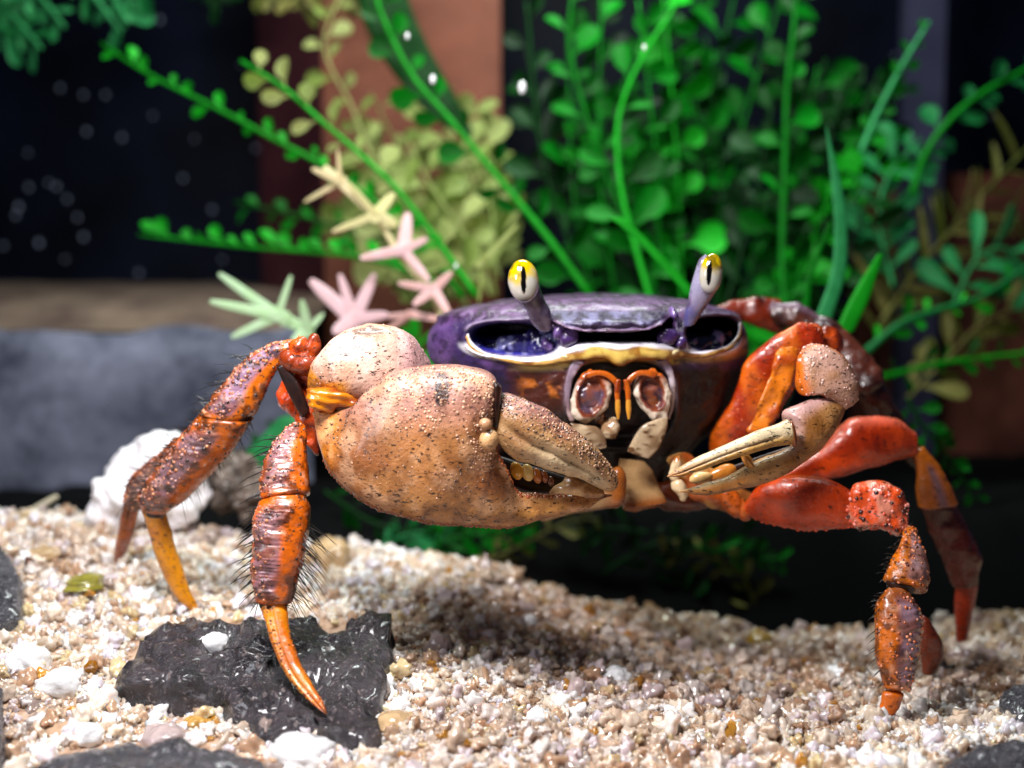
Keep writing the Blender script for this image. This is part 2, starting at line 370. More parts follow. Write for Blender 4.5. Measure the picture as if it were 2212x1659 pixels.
def scatter():
    n = 50000
    x = RNG.uniform(-9, 9, n); y = -4.2 + 11.0 * RNG.rand(n) ** 1.05
    keep = np.abs(x) < (y - CAMY) * 0.47 + 0.6; x, y = x[keep], y[keep]; n = len(x)
    z = H(x, y)
    r = 0.028 + 0.045 * RNG.rand(n) + 0.16 * RNG.rand(n) ** 7
    z = z - 0.02
    pts = np.stack([x, y, z + r * RNG.uniform(-0.1, 0.75, n)], -1)
    q0, q1 = proj(pts); ok = np.ones(n, bool)
    for o in ROCKS:
        c = o.mean(0); oo = c + (o - c) * 0.97; ins = np.zeros(n, bool); j = len(oo) - 1
        for i in range(len(oo)):
            cr = ((oo[i, 1] > q1) != (oo[j, 1] > q1)) & (q0 < (oo[j, 0] - oo[i, 0]) * (q1 - oo[i, 1]) / (oo[j, 1] - oo[i, 1] + 1e-9) + oo[i, 0]); ins ^= cr; j = i
        ok &= ~ins | ((RNG.rand(n) < 0.35) & (r < 0.06))
    x, y, z, r, pts = x[ok], y[ok], z[ok], r[ok], pts[ok]; n = len(x)
    s = np.stack([r * RNG.uniform(0.8, 1.3, n), r * RNG.uniform(0.8, 1.3, n), r * RNG.uniform(0.6, 1.0, n)], -1)
    wts = np.array([c[1] for c in GRAIN_COLS]); wts = wts / wts.sum(); pal = np.array([lin(c[0]) for c in GRAIN_COLS])
    k = RNG.choice(len(pal), n, p=wts)
    col = np.ones((n, 4)); col[:, :3] = pal[k] * RNG.uniform(0.75, 1.0, (n, 1))
    damp = ss(-0.3, 0.5, fbm(np.stack([x, y, 0 * x], -1), 0.7, 2, 40))[:, None]    # darker damp patches
    wet = (ss(-1.0, 3.0, y) * ss(-2.5, 0.5, x))[:, None]                 # the bank is soaked at the back right
    col[:, :3] *= (1 - 0.35 * damp * np.array([0.8, 1, 1.1])) * (1 - 0.42 * wet * np.array([0.8, 1, 1.15]))
    col[:, 3] = np.where(RNG.rand(n) < 0.7, RNG.uniform(0.4, 1.0, n), 0.0); col[k == 4, 3] = 0
    build_grains('sand_grains', pts, s, col, 3)

# ------------------------------------------------------------------ the crab
crab = thing('crab', 'purple and orange land crab with one big tan claw standing on the wet sand', 'crab', (0.6, 2.5, 0.1))
OR, DOR, RED, PUR, DK = lin('#d9560c'), lin('#a83a06'), lin('#c42c08'), lin('#6d4a63'), lin('#1c0a06')

def build_body():
    # rows: (screen y at the front, z-equivalent, left scale, right scale, front depth, back depth)
    zf = lambda py: at(1300, py, 1.7)[2]
    rows = [  # z, sl, sr, bf, bb
        (zf(643) + .02, .00, .00, .00, .0), (zf(643) + .018, .40, .40, .35, .35), (zf(646) + .01, .70, .68, .62, .65), (zf(655), .86, .84, .82, .88),
        (zf(668), .94, .93, .93, .96), (zf(684), .955, .94, 1.0, 1.0), (zf(703), .985, .98, 1.03, 1.0), (zf(730), 1.0, .995, 1.02, 1.0), (zf(765), 1.0, 1.0, 1.0, 1.0),
        (zf(795), .97, .99, .98, .98), (zf(830), .86, .965, .95, .94), (zf(880), .70, .90, .92, .86), (zf(940), .55, .78, .86, .75), (zf(1000), .42, .60, .78, .6),
        (zf(1060), .33, .45, .66, .5), (zf(1100), .24, .34, .55, .4), (zf(1118), .0, .0, .3, .0)]
    R = np.array(rows); nr = 300; nc = 460
    k = np.linspace(0, len(rows) - 1, nr); RR = resample(R * np.array([1.5, 1, 1, 1, 1]), nr) / np.array([1.5, 1, 1, 1, 1])
    RR[:, 1:] = np.clip(RR[:, 1:], 0, 2)
    u = np.linspace(0, 2 * math.pi, nc, endpoint=False)
    u = u - 0.33 * np.sin(2 * (u)) * 0 ; c, s = np.cos(u), np.sin(u)
    ex = 2.5; cu = np.sign(c) * np.abs(c) ** (2 / ex); su = np.sign(s) * np.abs(s) ** (2 / ex)   # s>0 = front
    xm = at(1338, 760, 1.8)[0]; wl = xm - at(925, 760, 2.9)[0]; wr = at(1607, 760, 3.3)[0] - xm
    P = np.zeros((nr, nc, 3))
    sl, sr, bf, bb = RR[:, 1:2], RR[:, 2:3], RR[:, 3:4], RR[:, 4:5]
    P[..., 0] = xm + np.where(cu < 0, cu * wl * sl, cu * wr * sr)
    yc = 3.0 + 0.18 * cu
    P[..., 1] = yc - np.where(su > 0, su * 1.45 * bf, su * 2.3 * bb)
    P[..., 2] = RR[:, 0:1]
    # the carapace top is not level: lower at the sides
    P[..., 2] -= 0.12 * np.abs(cu) ** 3 * ss(zf(760), zf(690), P[..., 2])
    base = P.copy()
    px, py = proj(P); front = ss(0.0, 0.15, su)[None] * np.ones((nr, 1))
    def ell(cx, cy, rx, ry, rot=0, p=2.0):
        a = math.radians(rot); X = px - cx; Yy = py - cy
        q = X * math.cos(a) + Yy * math.sin(a); r = -X * math.sin(a) + Yy * math.cos(a)
        return (np.abs(q / rx) ** p + np.abs(r / ry) ** p) ** (1 / p)
    oL = ell(1112, 733, 96, 37, 3, 2.6); oR = ell(1540, 722, 57, 37, -6, 2.6)
    dy = np.zeros_like(px)
    dy += (0.55 + 0.05 * fbm(P, 6, 2)) * ss(1.08, 0.72, oL) + 0.5 * ss(1.08, 0.72, oR) + 0.25 * ss(1.0, 0.7, oL) * ss(745, 715, py) + 0.25 * ss(1.0, 0.7, oR) * ss(735, 705, py)
    dy -= 0.07 * np.exp(-((oL - 1.14) / 0.08) ** 2) + 0.07 * np.exp(-((oR - 1.14) / 0.10) ** 2)
    # frontal lobe standing forward, black gap beneath it
    lobe_b = 718 - 22 * (np.abs(px - 1313) / 118) ** 3
    inx = ss(1183, 1203, px) * ss(1446, 1426, px)
    dy -= 0.30 * inx * ss(668, 700, py) * ss(lobe_b + 3, lobe_b - 3, py)
    dy += 0.75 * ss(1200, 1222, px) * ss(1462, 1440, px) * ss(lobe_b - 1, lobe_b + 4, py) * ss(740, 735, py)
    dy += inx * (0.05 * np.exp(-((py - lobe_b + 9) / 4) ** 2) + 0.035 * fbm(P, 9, 3)) * ss(672, 684, py) * ss(lobe_b, lobe_b - 4, py)
    # epistome ridge
    rim_y = 748 + 2 * np.cos((px - 1340) / 60)
    dy -= 0.14 * np.exp(-((py - 758) / 16) ** 2) * ss(1225, 1250, px) * ss(1455, 1430, px)
    # mouth frame hollow
    mo = ell(1341, 868, 112, 92, 0, 2.8); dy += 0.42 * ss(1.02, 0.88, mo) * ss(776, 792, py + 10 * np.exp(-((px - 1341) / 14) ** 2) * -1)
    dy -= 0.08 * np.exp(-((mo - 1.07) / 0.06) ** 2) * ss(770, 800, py)
    dy += 0.03 * fbm(P, 5, 3) * ss(775, 830, py)
    P[..., 1] += dy * front
    low = ss(zf(760), zf(720), P[..., 2])
    P[..., 2] += 0.02 * fbm(P, 3.0, 3) * low
    # colours
    n1 = fbm(base, 2.2, 4); n2 = fbm(base, 6.5, 3, 30)
    top = mix(lin('#3c2246'), lin('#5e3e68'), ss(-0.5, 0.5, n1)); top = mix(top, lin('#1f101f'), ss(0.0, 0.5, n2) * 0.75); top = mix(top, lin('#80648c'), ss(0.25, 0.6, fbm(base, 9, 3, 70)) * 0.5)
    front_p = mix(lin('#2c1a4c'), lin('#583a70'), ss(-0.5, 0.6, n1)); front_p = mix(front_p, lin('#1c0f2c'), ss(0.1, 0.6, n2) * 0.7)
    col = mix(top, front_p, ss(672, 712, py) * front)
    cheek = mix(lin('#221440'), lin('#4a1c10'), ss(1075, 1135, px + 12 * n2)); cheek = mix(cheek, lin('#0c0504'), ss(1430, 1490, px))  # right cheek goes near black: shade put into the colour
    mot = ss(0.0, 0.5, n2 + 0.3 * n1); cheek = mix(cheek, lin('#c46a1c'), mot * ss(1110, 1150, px) * ss(1450, 1400, px) * ss(900, 850, py) * 0.8)
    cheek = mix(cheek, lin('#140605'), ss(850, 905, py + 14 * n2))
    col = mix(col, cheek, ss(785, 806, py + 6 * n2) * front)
    # pale lower rim of both orbits and across the front
    rimL = ss(0.98, 1.04, oL) * ss(1.36, 1.2, oL) * ss(735, 752, py) * ss(1240, 1215, px)
    rimR = ss(0.98, 1.04, oR) * ss(1.42, 1.22, oR) * ss(722, 742, py) * ss(1450, 1470, px)
    mid = ss(738, 742, py) * ss(792, 782, py - 4 * np.exp(-((px - 1338) / 16) ** 2)) * ss(1210, 1240, px) * ss(1480, 1445, px)
    lower = np.clip(ss(0.98, 1.06, oL) * ss(1.95, 1.6, oL) * ss(760, 775, py) * ss(1090, 1150, px) * ss(1240, 1225, px), 0, 1)
    lowR = np.clip(ss(0.98, 1.06, oR) * ss(1.8, 1.3, oR) * ss(745, 762, py) * ss(1440, 1455, px), 0, 1)
    col = mix(col, lin('#f0cf78'), np.clip(lower + lowR, 0, 1) * 0.95 * front)
    col = mix(col, lin('#fbf8ff'), np.clip(rimL + rimR, 0, 1) * front)
    yl = mix(lin('#fffaf0'), lin('#f6d050'), ss(749, 758, py)); yl = mix(yl, lin('#a8701c'), ss(0.4, 0.8, n2) * 0.5)
    col = mix(col, yl, mid * front)
    # upper rim, pinkish white
    ur = np.exp(-((oL - 1.12) / 0.06) ** 2) * ss(718, 705, py) + np.exp(-((oR - 1.13) / 0.08) ** 2) * ss(705, 695, py)
    col = mix(col, lin('#a893b4'), np.clip(ur, 0, 1) * 0.7 * front)
    # inside of the orbits, with blue highlights painted into the lower half
    ins = np.clip(ss(1.02, 0.9, oL) + ss(1.02, 0.9, oR), 0, 1)
    oc = mix(lin('#0a0820'), lin('#3434a8'), ss(722, 755, py)); oc = mix(oc, lin('#a8a8dc'), ss(0.15, 0.5, fbm(base, 9, 2, 5)) * ss(735, 752, py) * 0.8); col = mix(col, oc, ins * front)
    # frontal lobe
    lob = inx * ss(668, 676, py) * ss(lobe_b + 4, lobe_b, py) * front
    col = mix(col, mix(lin('#2c1c3c'), lin('#6c668c'), ss(-0.2, 0.4, fbm(base, 9, 3, 90))), lob)
    col = mix(col, lin('#9a7a9a'), lob * np.exp(-((py - lobe_b + 4) / 4) ** 2) * 0.8)
    gap = ss(1200, 1222, px) * ss(1462, 1440, px) * ss(lobe_b - 1, lobe_b + 4, py) * ss(741, 736, py) * front
    col = mix(col, lin('#0a0612'), gap)
    inm = ss(1.02, 0.95, mo) * ss(772, 788, py) * front
    col = mix(col, lin('#1a0805'), inm)
    fr = np.exp(-((mo - 1.05) / 0.05) ** 2) * ss(765, 785, py) * ss(900, 860, py) * front
    col = mix(col, lin('#8a7f90'), fr * 0.8)
    V = P.reshape(-1, 3); F = [(i * nc + j, (i + 1) * nc + j, (i + 1) * nc + (j + 1) % nc, i * nc + (j + 1) % nc) for i in range(nr - 1) for j in range(nc)]
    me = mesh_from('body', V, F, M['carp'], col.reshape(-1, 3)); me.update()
    nn = np.zeros(3 * len(me.polygons)); me.polygons.foreach_get('normal', nn); nn = nn.reshape(nr - 1, nc, 3)
    if nn[60:160, 60:170, 1].mean() > 0: me.flip_normals()
    link('body', me, crab)
    ff = (su > 0.1); qx, qy = proj(P[:, ff]); return np.c_[qx.ravel(), qy.ravel(), P[:, ff, 1].ravel()]
BODY = build_body()
def body_y(px, py, r=9.0):
    out = []
    for a, b in zip(np.atleast_1d(px), np.atleast_1d(py)):
        d = (BODY[:, 0] - a) ** 2 + (BODY[:, 1] - b) ** 2; k = d < r * r
        out.append(BODY[k, 2].min() if k.any() else BODY[d.argmin(), 2])
    return np.array(out)
def face_rims():
    def rim(name, A, B, colf, th=0.10, n=70, off=0.02, ratio=0.6):
        a = resample(A, 30); b = resample(B, 30); c = (a + b) / 2; Y = body_y(c[:, 0], c[:, 1]); Y = np.convolve(np.r_[Y[0], Y, Y[-1]], [.25, .5, .25], 'valid') + off
        solid(name, crab, M['smooth'], A, B, list(Y), ratio=ratio, ex=2.4, n=n, m=30, cap=0.15, colfn=colf, disp=0.012, dscale=6)
    def pale(L, P):
        q = L.c + 0.5 * fbm(P, 4, 3); c = mix(lin('#d8b468'), lin('#f4f0f8'), ss(-0.3, 0.2, q)); c = mix(c, lin('#7a4c1c'), ss(-0.6, -0.95, q) * 0.8)
        return mix(c, lin('#6a4310'), ss(0.35, 0.7, fbm(P, 8, 2)) * 0.4)
    def yellow(L, P):
        q = L.c + 0.25 * fbm(P, 5, 3); c = mix(lin('#e4b83c'), lin('#f6f0f0'), ss(0.35, 0.55, q)); c = mix(c, lin('#5c3a0c'), 0.75 * np.exp(-((L.c + 0.15 * noise(P, 4) - 0.35) / 0.09) ** 2)); c = mix(c, lin('#8c5410'), ss(-0.5, -1.0, q) * 0.9)
        return mix(c, lin('#7c5010'), ss(0.3, 0.6, fbm(P * np.array([1, 1, 2]), 6, 2)) * 0.45)
    lav = lambda L, P: mix(mix(lin('#cfc0c8'), lin('#8c7888'), ss(-.3, .4, fbm(P, 5, 2))), lin('#8a5a3a'), ss(0.5, 1, L.t) * .6)
    def allc(L, P):
        px, py = proj(P); q = L.c + 0.3 * fbm(P, 5, 3); mid = ss(1225, 1255, px) * ss(1452, 1425, px)
        low = mix(mix(lin('#c89c54'), lin('#7a4c20'), ss(-.1, .5, fbm(P, 6, 3, 7))), mix(lin('#dcb85c'), lin('#a8742c'), ss(0, .6, fbm(P, 6, 3, 7))), mid)
        c = mix(low, lin('#eeeaf4'), ss(0.15, 0.5, q) * (1 - 0.0 * mid)); c = mix(c, lin('#5c3a0c'), mid * 0.7 * np.exp(-((L.c + 0.15 * noise(P, 4) - 0.3) / 0.1) ** 2))
        return mix(c, lin('#8c5410'), ss(-0.5, -1.0, q) * 0.9)
    rim('face_rim', [(1011, 722), (1022, 744), (1050, 761), (1090, 771), (1145, 776), (1190, 768), (1222, 754), (1250, 743), (1295, 738), (1340, 740), (1390, 738), (1435, 743), (1470, 752), (1503, 760), (1542, 757), (1574, 745), (1592, 722), (1597, 698)],
        [(1006, 730), (1017, 751), (1048, 769), (1091, 781), (1150, 790), (1200, 786), (1236, 780), (1262, 777), (1305, 776), (1340, 792), (1375, 776), (1415, 777), (1450, 776), (1472, 773), (1510, 773), (1548, 766), (1581, 751), (1600, 726), (1603, 698)], allc, n=150)
    rim('mouth_frame', [(1240, 772), (1227, 800), (1220, 840), (1222, 880), (1231, 908)], [(1264, 782), (1245, 806), (1233, 840), (1233, 880), (1240, 908)], lav)
    rim('mouth_frame', [(1442, 772), (1454, 800), (1459, 840), (1456, 880), (1448, 905)], [(1418, 780), (1440, 806), (1448, 840), (1447, 880), (1441, 903)], lav)

def flat(c): return lambda L, P: np.broadcast_to(lin(c) if isinstance(c, str) else c, P.shape).copy()
def ellipse(name, parent, mat, cx, cy, rx, ry, rot, Y, colfn, ratio=1.0, ex=2.0, label=None, n=26, m=28, disp=0, **kw):
    a = math.radians(rot); t = np.linspace(-1, 1, 15); w = np.sqrt(np.clip(1 - t ** 2, 0, 1)) * rx
    ux, uy = math.sin(a), -math.cos(a); vx, vy = math.cos(a), math.sin(a)    # long axis up, width axis
    t2 = np.sin(t * math.pi / 2); w = np.sqrt(np.clip(1 - t2 ** 2, 0, 1)) * rx
    A = [(cx + ux * ry * q - vx * ww, cy + uy * ry * q - vy * ww) for q, ww in zip(t2, w)]
    B = [(cx + ux * ry * q + vx * ww, cy + uy * ry * q + vy * ww) for q, ww in zip(t2, w)]
    return solid(name, parent, mat, A, B, Y, ratio=ratio, ex=ex, n=n, m=m, cap=0, colfn=colfn, disp=disp, label=label, **kw)

# --- eyes
def eyes():
    def stalk_col(L, P):
        c = mix(lin('#7a6a86'), lin('#4c4878'), ss(-0.3, 0.4, fbm(P, 5, 3))); c = mix(c, lin('#8c86a0'), ss(0.2, 0.5, L.t)); return mix(c, lin('#3a2030'), ss(0.15, 0.6, fbm(P, 7, 3, 9)) * 0.6 + ss(-.6, -1, L.c) * .4)
    def eye_col(px0, tiltx, top=True):
        def f(L, P):
            px, py = proj(P); c = mix(lin('#aaa69c'), lin('#b89a00'), ss(0.40, 0.72, L.t + 0.14 * fbm(P, 7, 2)))
            c = mix(c, lin('#5c4a04'), ss(0.05, 0.6, fbm(P, 8, 3)) * ss(0.45, 0.7, L.t) * 0.85); c = mix(c, lin('#5a5264'), ss(0.28, 0.05, L.t))
            x = (px - px0 - tiltx * (L.t - 0.5)); pup = (np.abs(x / 6) ** 2 + np.abs((L.t - 0.52) / 0.23) ** 2) < 1
            pf = ss(1.25, 0.9, np.abs(x / 5.6) ** 2 + np.abs((L.t - 0.52) / 0.24) ** 2) * (L.s > 0)
            return mix(c, lin('#050302'), pf)
        return f
    o, L = solid('eye_stalk', crab, M['smooth'], [(1162, 712), (1145, 694), (1138, 673), (1118, 652), (1101, 624), (1097, 601), (1108, 573), (1127, 563)],
                 [(1192, 706), (1190, 673), (1177, 649), (1168, 624), (1160, 598), (1148, 572), (1127, 563)], [1.45, 1.3, 1.15], ratio=0.75, colfn=stalk_col, n=40, m=28)
    ellipse('eye', o, M['eye'], 1131, 607, 33.5, 47, -6, 1.02, eye_col(1131, -4), ratio=0.8, n=70, m=90)
    o, L = solid('eye_stalk', crab, M['smooth'], [(1478, 702), (1479, 674), (1486, 650), (1492, 620), (1501, 588), (1510, 562), (1524, 549)],
                 [(1503, 696), (1517, 674), (1533, 650), (1548, 625), (1556, 600), (1553, 572), (1524, 549)], [1.6, 1.5, 1.4], ratio=0.75, colfn=stalk_col, n=40, m=28)
    ellipse('eye', o, M['eye'], 1536, 592, 25, 45, 7, 1.28, eye_col(1532, 8), ratio=0.8, n=70, m=90)
    pc = lambda L, P: mix(lin('#40285e'), lin('#7a5c9a'), ss(-0.2, 0.5, fbm(P, 7, 2)))
    for (cx, cy, rx, ry, rot, Y) in ((1229, 730, 23, 22, 10, 1.5), (1208, 716, 12, 18, 30, 1.45), (1262, 735, 9, 10, 0, 1.7), (1440, 728, 24, 22, -5, 1.6), (1470, 742, 13, 12, 0, 1.6), (1455, 676, 16, 9, 70, 1.55), (1182, 748, 16, 10, 60, 1.7)):
        ellipse('antennule', crab, M['smooth'], cx, cy, rx, ry, rot, Y, pc, disp=0.03, dscale=6)
    lin_c = lambda L, P: mix(mix(lin('#0c0830'), lin('#28225e'), ss(-.3, .4, fbm(P, 4, 3))), lin('#8484b8'), ss(0.25, 0.6, fbm(P, 8, 3, 3)) * 0.7)
    for A_, B_, Yq in (([(1052, 748), (1090, 728), (1130, 716), (1180, 714), (1222, 722)], [(1062, 762), (1100, 772), (1140, 776), (1185, 768), (1222, 752)], [2.1, 1.95, 1.8]), ([(1476, 738), (1510, 728), (1550, 722), (1578, 712)], [(1482, 752), (1516, 758), (1552, 752), (1582, 734)], [1.95, 2.1, 2.35])):
        solid('socket_lining', crab, M['eye'], A_, B_, Yq, ratio=0.5, n=60, m=50, cap=0.5, colfn=lin_c, disp=0.07, dscale=5)
    nc = flat('#e9d9a2')
    face_rims()
    for (cx, cy, rx, ry, rot, Y) in ((1221, 769, 17, 9, 10, 1.5), (1228, 757, 9, 7, 0, 1.5), (1453, 763, 16, 9, -20, 1.62), (1441, 755, 8, 7, 0, 1.6)):
        ellipse('rim_tooth', crab, M['smooth'], cx, cy, rx, ry, rot, Y, nc, disp=0.02, dscale=6)
eyes()

# --- mouthparts
def mouth():
    def plate(A, B, Y, cx, cy, rot, rx, ry):
        def cf(L, P):
            px, py = proj(P); a = math.radians(rot); X = px - cx; Yy = py - cy
            q = (X * math.cos(a) + Yy * math.sin(a)) / rx; r = (-X * math.sin(a) + Yy * math.cos(a)) / ry
            d = np.sqrt(q * q + r * r) + 0.16 * fbm(P, 7, 3)
            c = mix(mix(mix(lin('#2c1a26'), lin('#5c4656'), ss(-.4, .4, fbm(P, 5, 3, 5))), lin('#8a4414'), ss(-.1, .4, fbm(P, 4, 3, 15)) * .7), lin('#8c3c0e'), ss(0.75, 1.0, d) * 0.85); c = mix(c, lin('#dcc9b4'), ss(0.98, 1.12, d) * ss(-30, 5, Yy + 10))
            c = mix(c, lin('#cf6416'), ss(-30, -46, Yy) * 0.8); return c
        def ex(L, P):
            px, py = proj(P); a = math.radians(rot); X = px - cx; Yy = py - cy
            q = (X * math.cos(a) + Yy * math.sin(a)) / rx; r = (-X * math.sin(a) + Yy * math.cos(a)) / ry
            return (-0.10 * ss(1.0, 0.8, np.sqrt(q * q + r * r)) + 0.03 * fbm(P, 6, 3)) * ss(0, 0.2, L.s)
        return solid('mouth_plate', crab, M['smooth'], A, B, Y, ratio=0.45, ex=3.0, n=70, m=80, cap=0.25, colfn=cf, extra=ex)
    plate([(1274, 797), (1250, 818), (1238, 848), (1233, 878), (1240, 903), (1262, 914)], [(1280, 800), (1305, 812), (1322, 836), (1316, 868), (1300, 893), (1270, 913)], 1.42, 1277, 853, 12, 31, 44)
    plate([(1406, 797), (1378, 812), (1368, 840), (1376, 868), (1392, 890), (1420, 912)], [(1414, 797), (1434, 818), (1446, 848), (1446, 878), (1440, 900), (1428, 912)], 1.5, 1410, 848, -14, 27, 40)
    oc = lambda L, P: mix(lin('#b8560e'), lin('#7c2c06'), ss(-0.1, 0.5, fbm(P, 6, 2)))
    # palps that bridge the plates
    solid('palp', crab, M['smooth'], [(1262, 806), (1285, 800), (1312, 803), (1335, 820), (1342, 840)], [(1272, 818), (1290, 812), (1308, 815), (1324, 828), (1330, 844)], 1.32, colfn=oc, ratio=0.6, m=20)
    solid('palp', crab, M['smooth'], [(1420, 805), (1396, 799), (1372, 803), (1352, 820), (1346, 840)], [(1410, 817), (1392, 812), (1376, 815), (1364, 828), (1358, 842)], 1.38, colfn=oc, ratio=0.6, m=20)
    for x0, dx in ((1338, -3), (1354, 4)):
        solid('palp_finger', crab, M['smooth'], [(x0 - 8, 822), (x0 - 8 + dx, 845), (x0 - 6 + dx, 866)], [(x0 + 4, 822), (x0 + 5 + dx, 845), (x0 + 4 + dx, 866)], 1.15, colfn=oc, ratio=0.9, m=16)
        solid('palp_finger', crab, M['smooth'], [(x0 - 6 + dx, 864), (x0 - 6 + dx, 885), (x0 - 2 + dx, 905)], [(x0 + 5 + dx, 864), (x0 + 6 + dx, 885), (x0 + 3 + dx, 905)], 1.15, colfn=flat('#c98a2c'), ratio=0.9, m=16)
    cr = lambda L, P: mix(mix(lin('#b49c7c'), lin('#7c6044'), ss(-0.2, 0.5, fbm(P, 5, 3))), lin('#5a3a20'), ss(0.45, 0.7, fbm(P, 12, 2)))
    solid('jaw_leg', crab, M['smooth'], [(1232, 914), (1236, 938), (1262, 958), (1296, 970)], [(1262, 918), (1290, 922), (1306, 944), (1311, 966)], 1.3, colfn=cr, ratio=0.4, ex=3.4, cap=0.06, disp=0.01)
    solid('jaw_leg', crab, M['smooth'], [(1442, 902), (1440, 930), (1424, 964), (1402, 990)], [(1418, 906), (1386, 920), (1368, 946), (1356, 974)], 1.35, colfn=cr, ratio=0.35, ex=3.6, cap=0.06, disp=0.006,
          extra=lambda L, P: -0.05 * np.exp(-((L.c - 0.1) / 0.12) ** 2) * ss(0.1, 0.3, L.t) * ss(0.75, 0.5, L.t) * (L.s > 0))
    ellipse('inner_jaw', crab, M['smooth'], 1318, 925, 20, 22, 0, 1.5, lambda L, P: mix(lin('#8c6a4a'), lin('#c9b090'), ss(-0.2, 0.4, fbm(P, 9, 2))), disp=0.05, dscale=6)
    ellipse('inner_jaw', crab, M['smooth'], 1296, 900, 14, 16, 0, 1.5, flat('#7a4a28'), disp=0.04, dscale=6)
    # breastplate pieces below the mouth
    br = lambda L, P: mix(mix(lin('#a88458'), lin('#6c4a28'), ss(-0.2, 0.6, fbm(P, 2.5, 3))), lin('#8a4a18'), ss(0.7, 1.0, L.t))
    solid('breastplate', crab, M['smooth'], [(1338, 990), (1335, 1030), (1340, 1070), (1345, 1098)], [(1394, 995), (1412, 1018), (1426, 1050), (1442, 1084)], 1.75, colfn=br, ratio=0.3, ex=3.6, cap=0.06, disp=0.02)
    solid('breastplate', crab, M['smooth'], [(1150, 1108), (1230, 1060), (1290, 1030), (1332, 1010)], [(1180, 1128), (1240, 1110), (1300, 1102), (1335, 1096)], 1.35, colfn=br, ratio=0.5, ex=2.6, disp=0.02)
    solid('breastplate', crab, M['smooth'], [(1440, 1000), (1470, 1040), (1490, 1075)], [(1500, 985), (1560, 1030), (1580, 1070)], 1.9, colfn=lambda L, P: mix(lin('#b0541a'), lin('#d8a860'), ss(0, .5, fbm(P, 5, 2))), ratio=0.5, disp=0.05)
    solid('breastplate', crab, M['smooth'], [(1345, 1060), (1420, 1040), (1500, 1040), (1600, 1060), (1680, 1070)], [(1350, 1104), (1420, 1098), (1500, 1098), (1600, 1106), (1680, 1110)], 2.3, colfn=lambda L, P: mix(lin('#a8622a'), lin('#5a2408'), ss(-.2, .4, fbm(P, 2.5, 3))), ratio=0.6, disp=0.06, dscale=3)
    for (cx, cy, rx, ry, r) in ((1462, 1010, 14, 30, 10), (1470, 1058, 15, 26, -20), (1510, 1020, 18, 14, 60)):
        ellipse('breastplate', crab, M['smooth'], cx, cy, rx, ry, r, 1.3, lambda L, P: mix(lin('#e0c49a'), lin('#a8642a'), ss(0, .6, fbm(P, 6, 2))), disp=0.04, dscale=5)
mouth()

